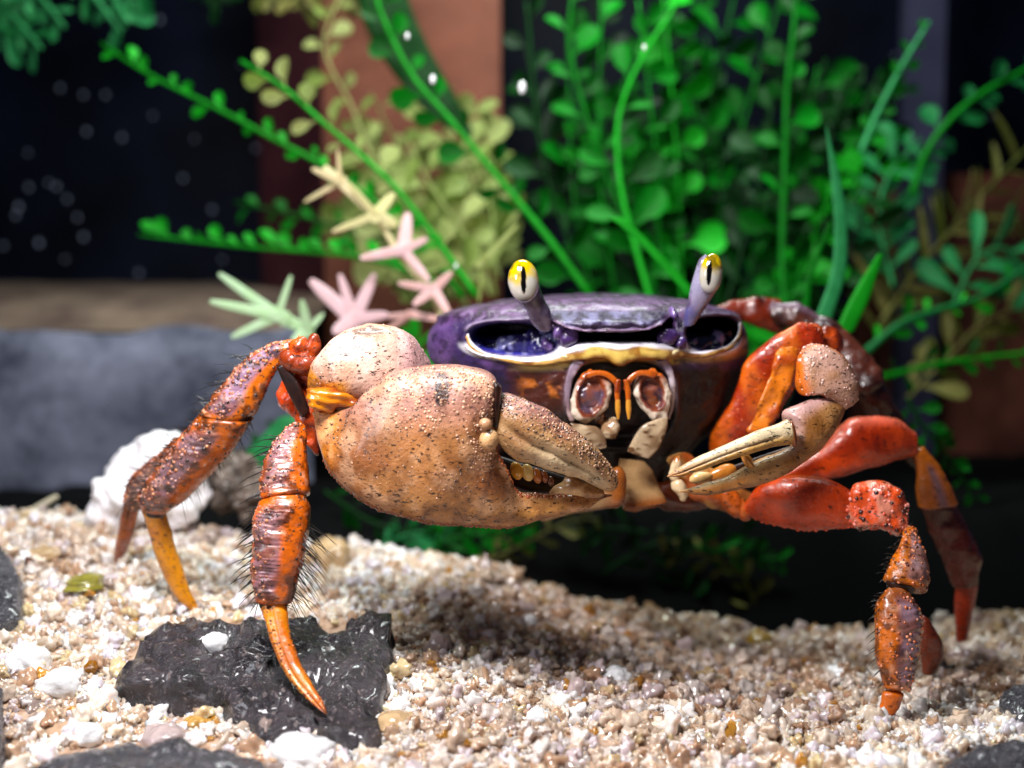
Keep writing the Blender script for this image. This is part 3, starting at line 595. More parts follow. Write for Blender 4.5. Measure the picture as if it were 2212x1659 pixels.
# --- big claw
def big_claw():
    def bumpy(k): return lambda L, P: 0.02 * fbm(P, 7, 2) * k
    def carpcol(L, P):
        px, py = proj(P); c = mix(lin('#e8c0ac'), lin('#c08c70'), ss(-0.4, 0.5, fbm(P, 2, 3)))
        c = mix(c, lin('#e08a18'), ss(0.55, 0.95, (830 - py) * 0 + ss(795, 840, py) * ss(800, 730, px) + ss(700, 668, px) * 0.8)); c = mix(c, lin('#b98a98'), ss(840, 890, px) * 0.6)
        return mix(c, lin('#3c2418'), 0.8 * ss(1.1, 0.7, np.abs((px - 795) / 38) ** 2 + np.abs((py - 716) / 9) ** 2))
    cl = bpy.data.objects.new('large_claw', None); COL.objects.link(cl); cl.parent = crab; cl.matrix_parent_inverse = PARINV['crab']; cl['label'] = 'big tan speckled claw with its fingers almost closed'
    wr, Lw = solid('wrist', cl, M['claw'], [(667, 838), (668, 808), (684, 768), (716, 738), (756, 710), (802, 699), (846, 704), (888, 730), (914, 770), (926, 800)],
                  [(690, 846), (716, 852), (742, 860), (775, 878), (800, 880), (830, 872), (860, 860), (890, 848), (912, 835), (926, 815)], [0.5, 0.35, 0.6, 1.0], ratio=0.85, ex=2.1, n=90, m=80, colfn=carpcol, disp=0.025, dscale=3, cap=0.3)
    solid('wrist_joint', cl, M['smooth'], [(672, 836), (700, 838), (740, 845), (775, 862), (788, 882)], [(684, 890), (710, 888), (740, 880), (770, 888), (786, 892)], 0.12, ratio=0.9,
          colfn=lambda L, P: mix(mix(lin('#8a3e0a'), lin('#c8780e'), ss(-0.4, 0.4, noise(P * np.array([1, 1, 5]), 5))), lin('#3c1204'), ss(0.7, 1, L.t)), disp=0.03, n=50, m=40,
          extra=lambda L, P: 0.012 * np.sin(P[..., 2] * 55 + 6 * noise(P, 2)))
    # palm with the fixed finger
    A = [(676, 892), (690, 884), (740, 884), (790, 868), (812, 828), (850, 804), (905, 794), (960, 790), (1010, 794), (1044, 802), (1062, 812), (1068, 830), (1067, 880), (1062, 920), (1064, 960), (1082, 1000), (1096, 1035), (1118, 1060), (1150, 1062), (1200, 1064), (1250, 1068), (1290, 1062), (1322, 1068)]
    B = [(682, 900), (684, 935), (694, 970), (712, 1004), (738, 1038), (770, 1068), (805, 1092), (850, 1110), (900, 1122), (960, 1127), (1010, 1130), (1060, 1134), (1110, 1133), (1155, 1124), (1200, 1114), (1240, 1104), (1270, 1096), (1295, 1084), (1322, 1072)]
    def palmcol(L, P):
        px, py = proj(P); f = fbm(P, 1.6, 4)
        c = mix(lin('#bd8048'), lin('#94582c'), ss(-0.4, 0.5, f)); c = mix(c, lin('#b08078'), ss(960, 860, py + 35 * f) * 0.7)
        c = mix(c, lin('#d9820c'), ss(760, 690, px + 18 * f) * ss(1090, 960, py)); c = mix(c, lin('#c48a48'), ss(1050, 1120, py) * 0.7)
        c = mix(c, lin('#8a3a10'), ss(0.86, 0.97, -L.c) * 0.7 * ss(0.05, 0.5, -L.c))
        c = mix(c, lin('#0c060c'), ss(1.25, 0.95, np.abs((px - 954) / 15) ** 2 + np.abs((py - 842) / 38) ** 2 + 0.25 * noise(P, 8)))
        c = mix(c, lin('#e0b088'), ss(0.1, 0.6, fbm(P, 3.5, 3, 13)) * 0.5); c = mix(c, lin('#6e3a18'), ss(0.15, 0.6, fbm(P, 5, 3, 23)) * 0.45); c = mix(c, lin('#4a2008'), 0.85 * ss(0.03, 0.0, np.abs(noise(P, 1.6, 77))) * ss(-0.1, 0.2, noise(P, 1.9, 50)))
        return mix(c, lin('#2c1008'), ss(1085, 1130, px) * ss(1070, 1052, py) * 0.5)
    def px_ratio():
        return [0.5, 0.5, 0.5, 0.5, 0.5, 0.52, 0.56, 0.72, 0.8, 0.8, 0.8]
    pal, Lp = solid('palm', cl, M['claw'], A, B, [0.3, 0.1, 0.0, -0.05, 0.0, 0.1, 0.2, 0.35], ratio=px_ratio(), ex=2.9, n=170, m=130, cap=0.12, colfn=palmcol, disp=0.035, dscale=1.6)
    # fixed-finger knob at the hinge
    ellipse('hinge_knob', cl, M['claw'], 1056, 950, 21, 23, 10, -0.62, flat('#c99a68'), disp=0.01)
    ellipse('hinge_knob', cl, M['claw'], 1048, 917, 14, 13, 30, -0.66, flat('#b98860'), disp=0.01)
    solid('hinge_gap', cl, M['joint'], [(1064, 826), (1062, 880), (1064, 918)], [(1084, 838), (1082, 880), (1078, 922)], -0.25, ratio=2.4, n=20, m=20)
    # moving finger
    def fcol(L, P):
        px, py = proj(P); f = fbm(P, 2.2, 3)
        c = mix(lin('#c69a68'), lin('#9c6c40'), ss(-0.5, 0.5, f)); c = mix(c, lin('#9c6868'), ss(0.35, 0.9, L.c + 0.2 * f) * ss(0.75, 0.3, L.t) * 0.7)
        c = mix(c, lin('#e2cfa8'), ss(0.3, -0.1, L.c) * ss(0.2, 0.5, L.t) * 0.6); return mix(c, lin('#c98a3a'), ss(0.85, 1.0, L.t))
    fa = [(1078, 848), (1115, 853), (1168, 878), (1220, 913), (1273, 952), (1308, 987), (1331, 1024), (1333, 1048), (1318, 1062)]
    fb = [(1070, 925), (1074, 945), (1088, 974), (1115, 993), (1168, 1008), (1220, 1022), (1270, 1042), (1300, 1056), (1316, 1060)]
    fin, Lf = solid('moving_finger', cl, M['claw'], fa, fb, [-0.1, -0.15, -0.1, 0.05, 0.25], ratio=[0.75, 0.75, 0.8, 0.85], ex=2.2, n=110, m=80, cap=0.3, colfn=fcol, disp=0.018, dscale=4,
          extra=lambda L, P: -0.07 * np.exp(-((L.c + 0.22) / 0.16) ** 2) * ss(0.05, 0.2, L.t) * ss(0.95, 0.6, L.t) * (L.s > 0))
    # teeth between the fingers
    for i, (x, y, rx, ry, c) in enumerate(((1116, 1017, 14, 20, '#e0a030'), (1140, 1021, 13, 19, '#e6c070'), (1160, 1028, 10, 17, '#b06018'), (1176, 1030, 8, 15, '#8c4414'), (1190, 1040, 8, 12, '#6a3410'))):
        ellipse('tooth', cl, M['smooth'], x, y, rx, ry, -15, 0.05 + 0.03 * i, flat(c), disp=0.01)
    solid('tooth_ridge', cl, M['smooth'], [(1196, 1050), (1226, 1030), (1262, 1040), (1300, 1060)], [(1192, 1068), (1230, 1072), (1270, 1074), (1300, 1070)], 0.12, ratio=0.6, colfn=lambda L, P: mix(lin('#c9a06c'), lin('#8a5a2c'), ss(-.3, .4, fbm(P, 6, 2))), disp=0.03, dscale=6)
    solid('mouth_of_claw', cl, M['joint'], [(1084, 985), (1130, 1000), (1200, 1022), (1290, 1055)], [(1100, 1050), (1140, 1066), (1210, 1070), (1290, 1070)], 0.45, ratio=0.5)
    # real grains on upper palm, upper finger and lower edge
    cf = lambda base: (lambda p: lin(base) * random.uniform(0.6, 1.15))
    nubs(pal, pick(Lp, 520, (0.28, 0.62), (0.18, 0.98)), 0.010, 0.026, cf('#c89878'))
    nubs(pal, pick(Lp, 330, (0.12, 0.7), (-1, -0.93)), 0.014, 0.032, cf('#8a4418'))
    nubs(pal, pick(Lp, 170, (0.60, 0.93), (0.75, 1.0)), 0.014, 0.034, cf('#b5623a'))
    nubs(pal, pick(Lp, 420, (0.12, 0.62), (-0.3, 0.98)), 0.008, 0.018, lambda p: lin(random.choice(['#2a120a', '#4a2414', '#6a3a28'])))
    nubs(pal, pick(Lp, 120, (0.1, 0.6), (-0.6, 0.3)), 0.006, 0.014, cf('#d0a080'))
    nubs(fin, pick(Lf, 420, (0.0, 0.88), (0.25, 1.0)), 0.009, 0.020, cf('#bc8c68'))
    nubs(fin, pick(Lf, 330, (0.0, 0.9), (0.2, 1.0)), 0.008, 0.019, lambda p: lin('#2c140e'))
    nubs(wr, pick(Lw, 160, (0.1, 0.95), (-0.5, 1.0)), 0.006, 0.014, cf('#dcb09c'))
big_claw()

# --- small claw on the other side
def small_claw():
    cl = bpy.data.objects.new('small_claw', None); COL.objects.link(cl); cl.parent = crab; cl.matrix_parent_inverse = PARINV['crab']; cl['label'] = 'small slender pale claw in front of the orange arm'
    z4 = lambda pts: [(1382.6 + x * .375, 604.9 + y * .375) for x, y in pts]
    armc = lambda L, P: mix(mix(lin('#a82c04'), lin('#dc6410'), ss(-0.3, 0.5, fbm(P * np.array([1, 1, 0.5]), 3, 3))), lin('#7a1a04'), ss(0.2, -0.9, L.c) * 0.6)
    arm, La = solid('arm', cl, M['leg'], z4([(400, 980), (410, 870), (530, 700), (590, 500), (680, 400), (790, 310), (900, 250)]), z4([(640, 980), (740, 850), (850, 690), (930, 560), (1010, 450), (1060, 370), (1040, 280)]), [2.4, 2.2, 2.0, 1.9], ratio=0.4, ex=2.6, n=70, m=50, cap=0.2, colfn=armc, disp=0.025, dscale=3)
    solid('arm_ridge', cl, M['leg'], z4([(620, 860), (680, 700), (760, 520), (790, 390), (870, 380)]), z4([(740, 850), (800, 740), (870, 600), (905, 480), (905, 400)]), 1.5, ratio=0.35, ex=3, colfn=lambda L, P: mix(lin('#e07a14'), lin('#b84a08'), ss(-.3, .5, fbm(P, 4, 2))), disp=0.05, dscale=4)
    nubs(arm, pick(La, 150, (0.2, 1), (-1.0, 1.0)), 0.01, 0.025, lambda p: lin('#d85a10') * random.uniform(.5, 1))
    ca = lambda L, P: mix(mix(lin('#d0a08c'), lin('#b88460'), ss(-0.4, 0.5, fbm(P, 3, 3))), lin('#dc6c14'), np.clip(ss(0.5, 0.95, L.c) + ss(0.15, 0.0, L.t) * .8 + ss(0.85, 0.98, -L.c) * .7, 0, 1))
    w_, Lw = solid('wrist', cl, M['claw'], z4([(930, 390), (908, 450), (905, 520), (905, 600), (930, 665), (1000, 655), (1080, 690)]), z4([(990, 362), (1070, 372), (1150, 420), (1215, 510), (1252, 600), (1250, 690), (1190, 745)]), 1.0, ratio=0.7, n=60, m=50, ex=2.8, cap=0.15, colfn=ca, disp=0.018, dscale=3)
    nubs(w_, pick(Lw, 90), 0.01, 0.025, lambda p: lin('#e0b8ac'))
    pc = lambda L, P: mix(mix(lin('#c08a52'), lin('#a86c30'), ss(-0.4, 0.5, fbm(P, 2, 3))), mix(lin('#c9a0a0'), lin('#d8b070'), ss(0.2, 0.6, L.t)), ss(0.1, 0.8, L.c) * 0.8)
    solid('palm', cl, M['claw'], z4([(1080, 680), (1000, 680), (900, 715), (830, 760), (860, 830), (885, 890), (875, 950), (800, 990), (690, 1030), (600, 1075), (500, 1130), (380, 1175), (228, 1216)]),
          z4([(1180, 745), (1165, 800), (1130, 860), (1080, 925), (1010, 1000), (930, 1060), (850, 1110), (760, 1150), (660, 1185), (560, 1210), (450, 1232), (340, 1235), (230, 1220)]), [1.0, 0.7, 0.55, 0.5], ratio=[.7, .75, .8, .8], n=100, m=60, cap=0.3, colfn=pc, disp=0.018, dscale=3)
    fc = lambda L, P: mix(mix(lin('#e8d2a8'), lin('#c89440'), ss(0.45, -0.5, L.c + .2 * fbm(P, 5, 2))), lin('#b06810'), ss(0.6, 1, L.t) * .8)
    solid('moving_finger', cl, M['claw'], z4([(845, 803), (740, 845), (600, 900), (450, 965), (330, 1020), (220, 1085), (155, 1130)]), z4([(870, 945), (760, 965), (620, 1005), (480, 1050), (360, 1095), (250, 1128), (158, 1134)]), [0.45, 0.3, 0.35, 0.4], ratio=0.8, n=80, m=50, cap=0.15, colfn=fc, disp=0.008,
          extra=lambda L, P: -0.035 * np.exp(-((L.c + 0.1) / 0.12) ** 2) * ss(0.05, 0.2, L.t) * (L.s > 0))
    ellipse('tooth', cl, M['smooth'], 1616, 996, 26, 9, 60, 0.6, flat('#c98a3a'), disp=0.02)
    ellipse('tooth', cl, M['smooth'], 1515, 1032, 12, 26, 80, 0.65, flat('#d8b070'), disp=0.02)
    ellipse('tooth', cl, M['smooth'], 1560, 1022, 16, 34, 75, 0.85, flat('#b06c24'), disp=0.02)
    solid('finger_gap', cl, M['joint'], z4([(880, 950), (700, 1010), (500, 1080), (300, 1140)]), z4([(850, 990), (700, 1040), (500, 1130), (330, 1180)]), 0.85, ratio=0.6, n=24, m=20)
    ellipse('hinge_band', cl, M['smooth'], 1712, 938, 8, 30, -8, 0.42, flat('#7a3c14'), ratio=2.0)
small_claw()

# --- walking legs
def legcol(edge, mid, speck=0.3, w=0.55, inner=1):
    """orange edge on one side, greyish purple band along the upper face"""
    e, mm = lin(edge), lin(mid)
    def f(L, P):
        n = fbm(P, 4, 3); q = L.c * inner
        c = mix(e, mm, ss(-0.35, -0.05, q + 0.15 * n) * ss(0.05, 0.18, L.t + .05 * n) * ss(0.99, 0.9, L.t))
        c = mix(c, e, ss(0.72, 0.9, q + 0.1 * n) * 0.8); c = mix(c, lin('#e8b090'), ss(0.35, 0.8, fbm(P, 11, 2)) * 0.45)
        c = mix(c, e * 0.3, ss(0.0, 0.6, n) * 0.65); return mix(c, lin('#1c0804'), ss(0.30, 0.5, fbm(P, 7, 3, 40)) * 0.7)
    return f
def tipcol(a='#e08a10', b='#c85a08'):
    return lambda L, P: mix(mix(lin(a), lin(b), ss(-0.4, 0.4, fbm(P, 3, 3))), lin('#5a2a08'), ss(0.9, 1, L.t))
def leg(label):
    o = bpy.data.objects.new('leg', None); COL.objects.link(o); o.parent = crab; o.matrix_parent_inverse = PARINV['crab']; o['label'] = label; return o
def ridges(L, P, k=60, a=0.012): return (0.22 * a * np.sin(L.t * k * 1.5 + 8 * noise(P, 2.2)) * ss(-.1, .3, noise(P, 3.1, 9)) + 0.024 * fbm(P * np.array([0.5, 1, 1.6]), 7, 2)) * ss(-.4, 0, L.c) * (L.s > 0)
def legs():
    ncf = lambda p: lin(random.choice(['#c88458', '#b06840', '#b88880', '#7a3a20', '#2a120a']))
    dkf = lambda p: lin('#1c0c08')
    # A: front leg on the big-claw side, sharpest
    g = leg('front walking leg by the big claw, planted on the black rock')
    s1, L1 = solid('leg_segment', g, M['leg'], [(640, 915), (600, 945), (578, 984), (568, 1031), (564, 1078)], [(660, 922), (664, 950), (663, 984), (666, 1022), (668, 1062)], [0.35, 0.1, -0.05], ratio=0.85, ex=2.6, n=80, m=60, cap=0.2, colfn=legcol('#d86408', '#9c6a6c'), disp=0.02, extra=lambda L, P: ridges(L, P, 70))
    solid('joint', g, M['joint'], [(568, 1066), (566, 1084)], [(664, 1056), (662, 1074)], -0.06, ratio=0.75, n=8, m=24)
    s2, L2 = solid('leg_segment', g, M['leg'], [(566, 1082), (552, 1114), (546, 1187), (545, 1252), (553, 1299)], [(658, 1072), (667, 1101), (659, 1187), (646, 1243), (631, 1298)], [-0.1, -0.25, -0.3], ratio=0.8, ex=2.6, n=110, m=70, cap=0.15, colfn=legcol('#d86408', '#94666c'), disp=0.018, extra=lambda L, P: ridges(L, P, 105, 0.018))
    solid('joint', g, M['joint'], [(556, 1292), (560, 1306)], [(630, 1290), (622, 1306)], -0.3, ratio=0.75, n=8, m=24)
    s3, L3 = solid('leg_tip', g, M['leg'], [(562, 1303), (576, 1355), (593, 1407), (619, 1462), (653, 1501), (679, 1527), (706, 1545)], [(619, 1308), (627, 1364), (645, 1424), (670, 1471), (694, 1508), (703, 1530), (708, 1545)], [-0.3, -0.7, -1.15], ratio=0.85, ex=2.4, n=90, m=40, cap=0.2, colfn=tipcol('#ec8c0c', '#d46a08'), disp=0.01, extra=lambda L, P: -0.03 * np.exp(-((L.c - 0.25) / 0.2) ** 2) * (L.s > 0))
    for L, o in ((L1, s1), (L2, s2)):
        nubs(o, pick(L, 110, (0.03, .97), (-0.1, 1.0)), 0.012, 0.026, ncf); nubs(o, pick(L, 60, (0, 1), (-1, 1.0)), 0.010, 0.020, dkf)
    bristles(s1, pick(L1, 22, (0.25, 1), (0.9, 1.0), False), 0.15, 0.40); bristles(s2, pick(L2, 36, (0, 1), (0.9, 1.0), False), 0.12, 0.38); bristles(s2, pick(L2, 52, (0.25, 1), (-1, -0.85), False), 0.22, 0.52, bend=(0.1, 0, -0.35))
    nubs(s3, pick(L3, 120, (0, .9), (0.3, 1)), 0.008, 0.018, lambda p: lin(random.choice(['#3a1404', '#f0a030', '#7a3008']))); nubs(s3, pick(L3, 60, (0, .9), (-1, -0.8)), 0.008, 0.018, lambda p: lin('#c06008'))
    bristles(s3, pick(L3, 22, (0, .35), (-1, -0.9), False), 0.08, 0.2)
    # arms behind the claw joining these legs
    oc = lambda L, P: mix(lin('#e0480a'), lin('#b83808'), ss(-0.2, 0.5, fbm(P, 4, 2)))
    solid('leg_segment', g, M['leg'], [(628, 800), (632, 850), (640, 900), (650, 935)], [(700, 770), (706, 860), (704, 930), (690, 980)], 0.9, ratio=0.6, colfn=lambda L, P: mix(lin('#c24408'), lin('#7a2206'), ss(-.2, .4, fbm(P, 3, 2))), disp=0.05)
    for (cx, cy, rx, ry, r) in ((645, 745, 19, 20, 0), (632, 775, 20, 18, 0), (676, 752, 14, 24, 15), (660, 785, 26, 26, 0)):
        ellipse('joint_lobe', g, M['leg'], cx, cy, rx * 1.15, ry * 1.15, r, 0.75, lambda L, P: mix(lin('#dc560c'), lin('#8c3006'), ss(-.2, .4, fbm(P, 4, 3))), disp=0.06, dscale=4)
    solid('joint', g, M['joint'], [(598, 796), (620, 845), (650, 900)], [(622, 790), (648, 830), (668, 880)], 0.7, ratio=0.5, n=16, m=20)
    # B: second leg
    g = leg('second walking leg by the big claw, reaching out to the left')
    s1, L1 = solid('leg_segment', g, M['leg'], [(640, 733), (592, 738), (537, 770), (501, 807), (472, 845), (434, 889)], [(630, 770), (605, 794), (580, 834), (562, 872), (550, 896), (530, 905)], [1.2, 1.25, 1.3], ratio=0.75, ex=2.5, n=90, m=56, cap=0.2, colfn=legcol('#d86c0a', '#98748c'), disp=0.02, extra=lambda L, P: ridges(L, P, 60))
    solid('joint', g, M['joint'], [(446, 890), (442, 896)], [(540, 902), (537, 908)], 1.3, ratio=0.7, n=8, m=24, cap=0.1)
    s2, L2 = solid('leg_segment', g, M['leg'], [(434, 893), (392, 937), (355, 984), (319, 1039), (300, 1068), (305, 1097)], [(546, 907), (523, 945), (483, 997), (435, 1046), (400, 1079), (366, 1104)], [1.3, 1.5, 1.7], ratio=0.7, ex=2.5, n=110, m=60, cap=0.12, colfn=legcol('#c8600c', '#8c6870'), disp=0.018, extra=lambda L, P: ridges(L, P, 80, 0.015))
    solid('joint', g, M['joint'], [(306, 1098), (312, 1108)], [(366, 1100), (356, 1112)], 1.7, ratio=0.7, n=8, m=20)
    s3, L3 = solid('leg_tip', g, M['leg'], [(307, 1101), (327, 1162), (344, 1222), (365, 1265), (400, 1308), (444, 1342)], [(357, 1108), (378, 1179), (395, 1230), (412, 1278), (430, 1312), (446, 1342)], [1.75, 2.0, 2.1], ratio=0.85, n=80, m=36, cap=0.2, colfn=tipcol('#e8940e', '#c87008'), disp=0.01)
    for L, o in ((L1, s1), (L2, s2)):
        nubs(o, pick(L, 190, (0.03, .97), (-0.1, 1.0)), 0.014, 0.032, ncf); nubs(o, pick(L, 60, (0, 1), (-1, 1.0)), 0.012, 0.024, dkf)
    bristles(s1, pick(L1, 26, (0.3, 1), (0.9, 1.0), False), 0.15, 0.4); bristles(s2, pick(L2, 44, (0, 1), (0.9, 1.0), False), 0.12, 0.35); bristles(s2, pick(L2, 26, (0, 1), (-1, -0.9), False), 0.12, 0.3)
    nubs(s3, pick(L3, 60, (0, .9), (-0.8, 1)), 0.008, 0.018, lambda p: lin(random.choice(['#3a1404', '#a04808'])))
    solid('leg_segment', g, M['leg'], [(598, 850), (608, 880), (640, 905)], [(620, 820), (660, 850), (690, 900)], 1.3, ratio=0.7, colfn=oc, disp=0.08, dscale=4)
    # C: third leg, mostly hidden
    g = leg('third walking leg, half hidden at the far left')
    s2, L2 = solid('leg_segment', g, M['leg'], [(380, 945), (335, 985), (295, 1018), (276, 1042), (268, 1075), (275, 1090)], [(430, 990), (380, 1040), (345, 1075), (325, 1090), (310, 1098), (302, 1100)], [2.1, 2.5, 2.6], ratio=0.7, n=60, m=40, cap=0.2, colfn=legcol('#b8540c', '#806058'), disp=0.02)
    nubs(s2, pick(L2, 120, (0.1, 1), (0, 1)), 0.014, 0.03, ncf); bristles(s2, pick(L2, 22, (0, 1), (0.9, 1), False), 0.12, 0.3)
    s3, L3 = solid('leg_tip', g, M['leg'], [(269, 1084), (258, 1136), (249, 1179), (246, 1222)], [(301, 1097), (292, 1144), (277, 1183), (258, 1224)], [2.7, 3.0, 3.4], ratio=0.8, n=50, m=30, cap=0.2, colfn=tipcol('#c8640c', '#a04408'), disp=0.01)
    # D: front leg by the small claw
    g = leg('front walking leg by the small claw, bent down onto the sand')
    rc = lambda L, P: mix(lin('#e4520e'), lin('#b83804'), ss(-0.3, 0.5, fbm(P, 2, 3)))
    s0, L0 = solid('leg_segment', g, M['leg'], [(1608, 1090), (1640, 1050), (1700, 1028), (1770, 1034), (1815, 1050), (1850, 1072)], [(1622, 1112), (1660, 1128), (1730, 1142), (1790, 1142), (1822, 1138), (1850, 1136)], [1.5, 1.2, 1.0], ratio=0.6, ex=2.7, n=80, m=56, colfn=rc, disp=0.02, dscale=2, cap=0.2)
    nubs(s0, pick(L0, 110, (0, 1), (-1, -0.9), False), 0.02, 0.04, lambda p: lin('#d8440c'))
    for (cx, cy, rx, ry) in ((1580, 1084, 20, 34), (1606, 1102, 16, 26)): ellipse('joint_lobe', g, M['leg'], cx, cy, rx, ry, -35, 1.7, flat('#c0560c'), disp=0.04)
    s1, L1 = solid('leg_segment', g, M['leg'], [(1828, 1080), (1850, 1050), (1890, 1042), (1936, 1056), (1962, 1086)], [(1826, 1130), (1860, 1140), (1900, 1146), (1936, 1152), (1962, 1146)], [0.97, 0.8], ratio=0.6, ex=3.0, n=60, m=44, cap=0.1, colfn=lambda L, P: mix(mix(lin('#e0501a'), lin('#e08a70'), ss(-0.2, 0.4, fbm(P, 4, 3))), lin('#e8c0b0'), ss(-0.75, -0.95, L.c)), disp=0.05, dscale=5)
    nubs(s1, pick(L1, 140), 0.015, 0.04, lambda p: lin(random.choice(['#e89080', '#e0583a', '#3a1008'])))
    s2, L2 = solid('leg_segment', g, M['leg'], [(1952, 1140), (1940, 1180), (1922, 1215), (1910, 1250)], [(1978, 1146), (1992, 1190), (2002, 1236), (1996, 1276)], [0.75, 0.55, 0.4], ratio=0.8, n=60, m=44, cap=0.15, colfn=legcol('#d8700c', '#b08c90', inner=-1), disp=0.03)
    solid('joint', g, M['joint'], [(1914, 1254), (1916, 1270)], [(1986, 1266), (1974, 1276)], 0.4, ratio=0.75, n=8, m=20)
    s3, L3 = solid('leg_segment', g, M['leg'], [(1912, 1274), (1895, 1305), (1892, 1360), (1896, 1430), (1910, 1484)], [(1956, 1274), (1988, 1325), (1990, 1370), (1984, 1420), (1966, 1490)], [0.35, 0.15, 0.0], ratio=0.8, ex=2.5, n=90, m=56, cap=0.15, colfn=legcol('#d0680c', '#8c6c78', inner=-1), disp=0.02, extra=lambda L, P: 0.006 * np.sin(L.t * 90 + 6 * noise(P, 3)) * ss(0.35, 0, L.c) * (L.s > 0))
    s4, L4 = solid('leg_tip', g, M['leg'], [(1908, 1498), (1900, 1530), (1884, 1580)], [(1954, 1502), (1934, 1540), (1892, 1582)], [0.0, -0.05], ratio=0.8, n=40, m=30, cap=0.4, colfn=tipcol('#e06c14', '#c85008'), disp=0.02)
    for L, o in ((L2, s2), (L3, s3)):
        nubs(o, pick(L, 130), 0.014, 0.03, lambda p: lin(random.choice(['#d88860', '#c06030', '#5a2414'])))
        bristles(o, pick(L, 24, (0, 1), (0.93, 1), False), 0.06, 0.2)
    # E: second leg by the small claw
    g = leg('second walking leg by the small claw, blurred behind the first')
    z4 = lambda pts: [(1382.6 + x * .375, 604.9 + y * .375) for x, y in pts]
    solid('leg_segment', g, M['leg'], z4([(800, 1130), (920, 1060), (1060, 960), (1140, 860), (1200, 800), (1330, 785), (1470, 800), (1570, 870)]), z4([(900, 1150), (1010, 1150), (1120, 1140), (1230, 1110), (1320, 1080), (1410, 1055), (1500, 1035), (1580, 1010)]), [2.2, 2.4, 2.6], ratio=0.6, n=70, m=40, ex=2.8, cap=0.15, disp=0.02,
          colfn=lambda L, P: mix(mix(lin('#e0480c'), lin('#c03404'), ss(-.3, .4, fbm(P, 3, 2))), lin('#e87058'), ss(.5, .9, L.c) * .7 + 0.0 * L.t))
    solid('leg_segment', g, M['leg'], z4([(1640, 960), (1700, 1040), (1770, 1140), (1830, 1280)]), z4([(1570, 990), (1590, 1100), (1592, 1200), (1600, 1305)]), 2.6, ratio=0.7, n=50, m=36, cap=0.2, disp=0.02, colfn=lambda L, P: mix(lin('#b8600c'), lin('#7a5c62'), np.exp(-((L.c - .1) / .3) ** 2) * ss(.2, .4, L.t)))
    solid('leg_segment', g, M['leg'], [(2068, 1094), (2095, 1150), (2118, 1200), (2112, 1260)], [(1990, 1098), (2010, 1160), (2040, 1220), (2060, 1265)], 2.9, ratio=0.7, n=50, m=36, cap=0.2, colfn=flat('#521508'), disp=0.03)
    solid('leg_tip', g, M['leg'], [(2112, 1262), (2102, 1320), (2090, 1378)], [(2066, 1262), (2062, 1310), (2066, 1384)], [3.0, 3.3], ratio=0.7, n=40, m=26, cap=0.3, colfn=flat('#a8300c'))
    # F: third leg arching over the back
    g = leg('third walking leg by the small claw, dark red and arched behind the shell')
    solid('leg_segment', g, M['leg'], [(1550, 660), (1590, 645), (1640, 643), (1685, 652)], [(1560, 700), (1610, 700), (1650, 712), (1690, 722)], 4.2, ratio=0.6, n=40, m=30, colfn=lambda L, P: mix(lin('#7a2408'), lin('#3a0c04'), ss(-.2, .5, fbm(P, 3, 2))), disp=0.04)
    solid('leg_segment', g, M['leg'], [(1670, 650), (1720, 654), (1770, 678), (1830, 712), (1880, 770), (1912, 820)], [(1680, 705), (1720, 712), (1760, 735), (1790, 770), (1825, 810), (1850, 845)], [4.0, 3.7, 3.4], ratio=0.6, n=60, m=36, colfn=lambda L, P: mix(mix(lin('#5a2a1c'), lin('#30100a'), ss(-.3, .4, fbm(P, 3, 3))), lin('#7a6072'), ss(.3, .8, L.c) * ss(.55, .1, L.t) * .9), disp=0.05)
    solid('leg_segment', g, M['leg'], [(1912, 825), (1940, 880), (1968, 930), (2010, 990), (2060, 1060)], [(1850, 850), (1880, 910), (1930, 960), (1980, 1020), (2030, 1080)], [3.5, 3.7], ratio=0.6, n=50, m=30, colfn=lambda L, P: mix(lin('#4a1c0c'), lin('#241008'), ss(-.3, .4, fbm(P, 3, 3))), disp=0.03)
    # orange upper joint above the small arm
    for (cx, cy, rx, ry, r) in ((1745, 718, 34, 22, 15), (1790, 740, 24, 34, -30), (1712, 760, 30, 40, 35)):
        ellipse('joint_lobe', g, M['leg'], cx, cy, rx, ry, r, 2.2, lambda L, P: mix(lin('#c84a0a'), lin('#7a2406'), ss(-.2, .5, fbm(P, 4, 2))), disp=0.06, dscale=4)
    # G: fourth leg foot
    g = leg('fourth walking leg by the small claw, only a brown stub seen near the sand')
    solid('leg_segment', g, M['leg'], [(1990, 1330), (1985, 1400), (1990, 1450)], [(2010, 1345), (2036, 1400), (2018, 1452)], 1.3, ratio=0.7, n=30, m=24, colfn=flat('#6a2408'), disp=0.03)
legs()

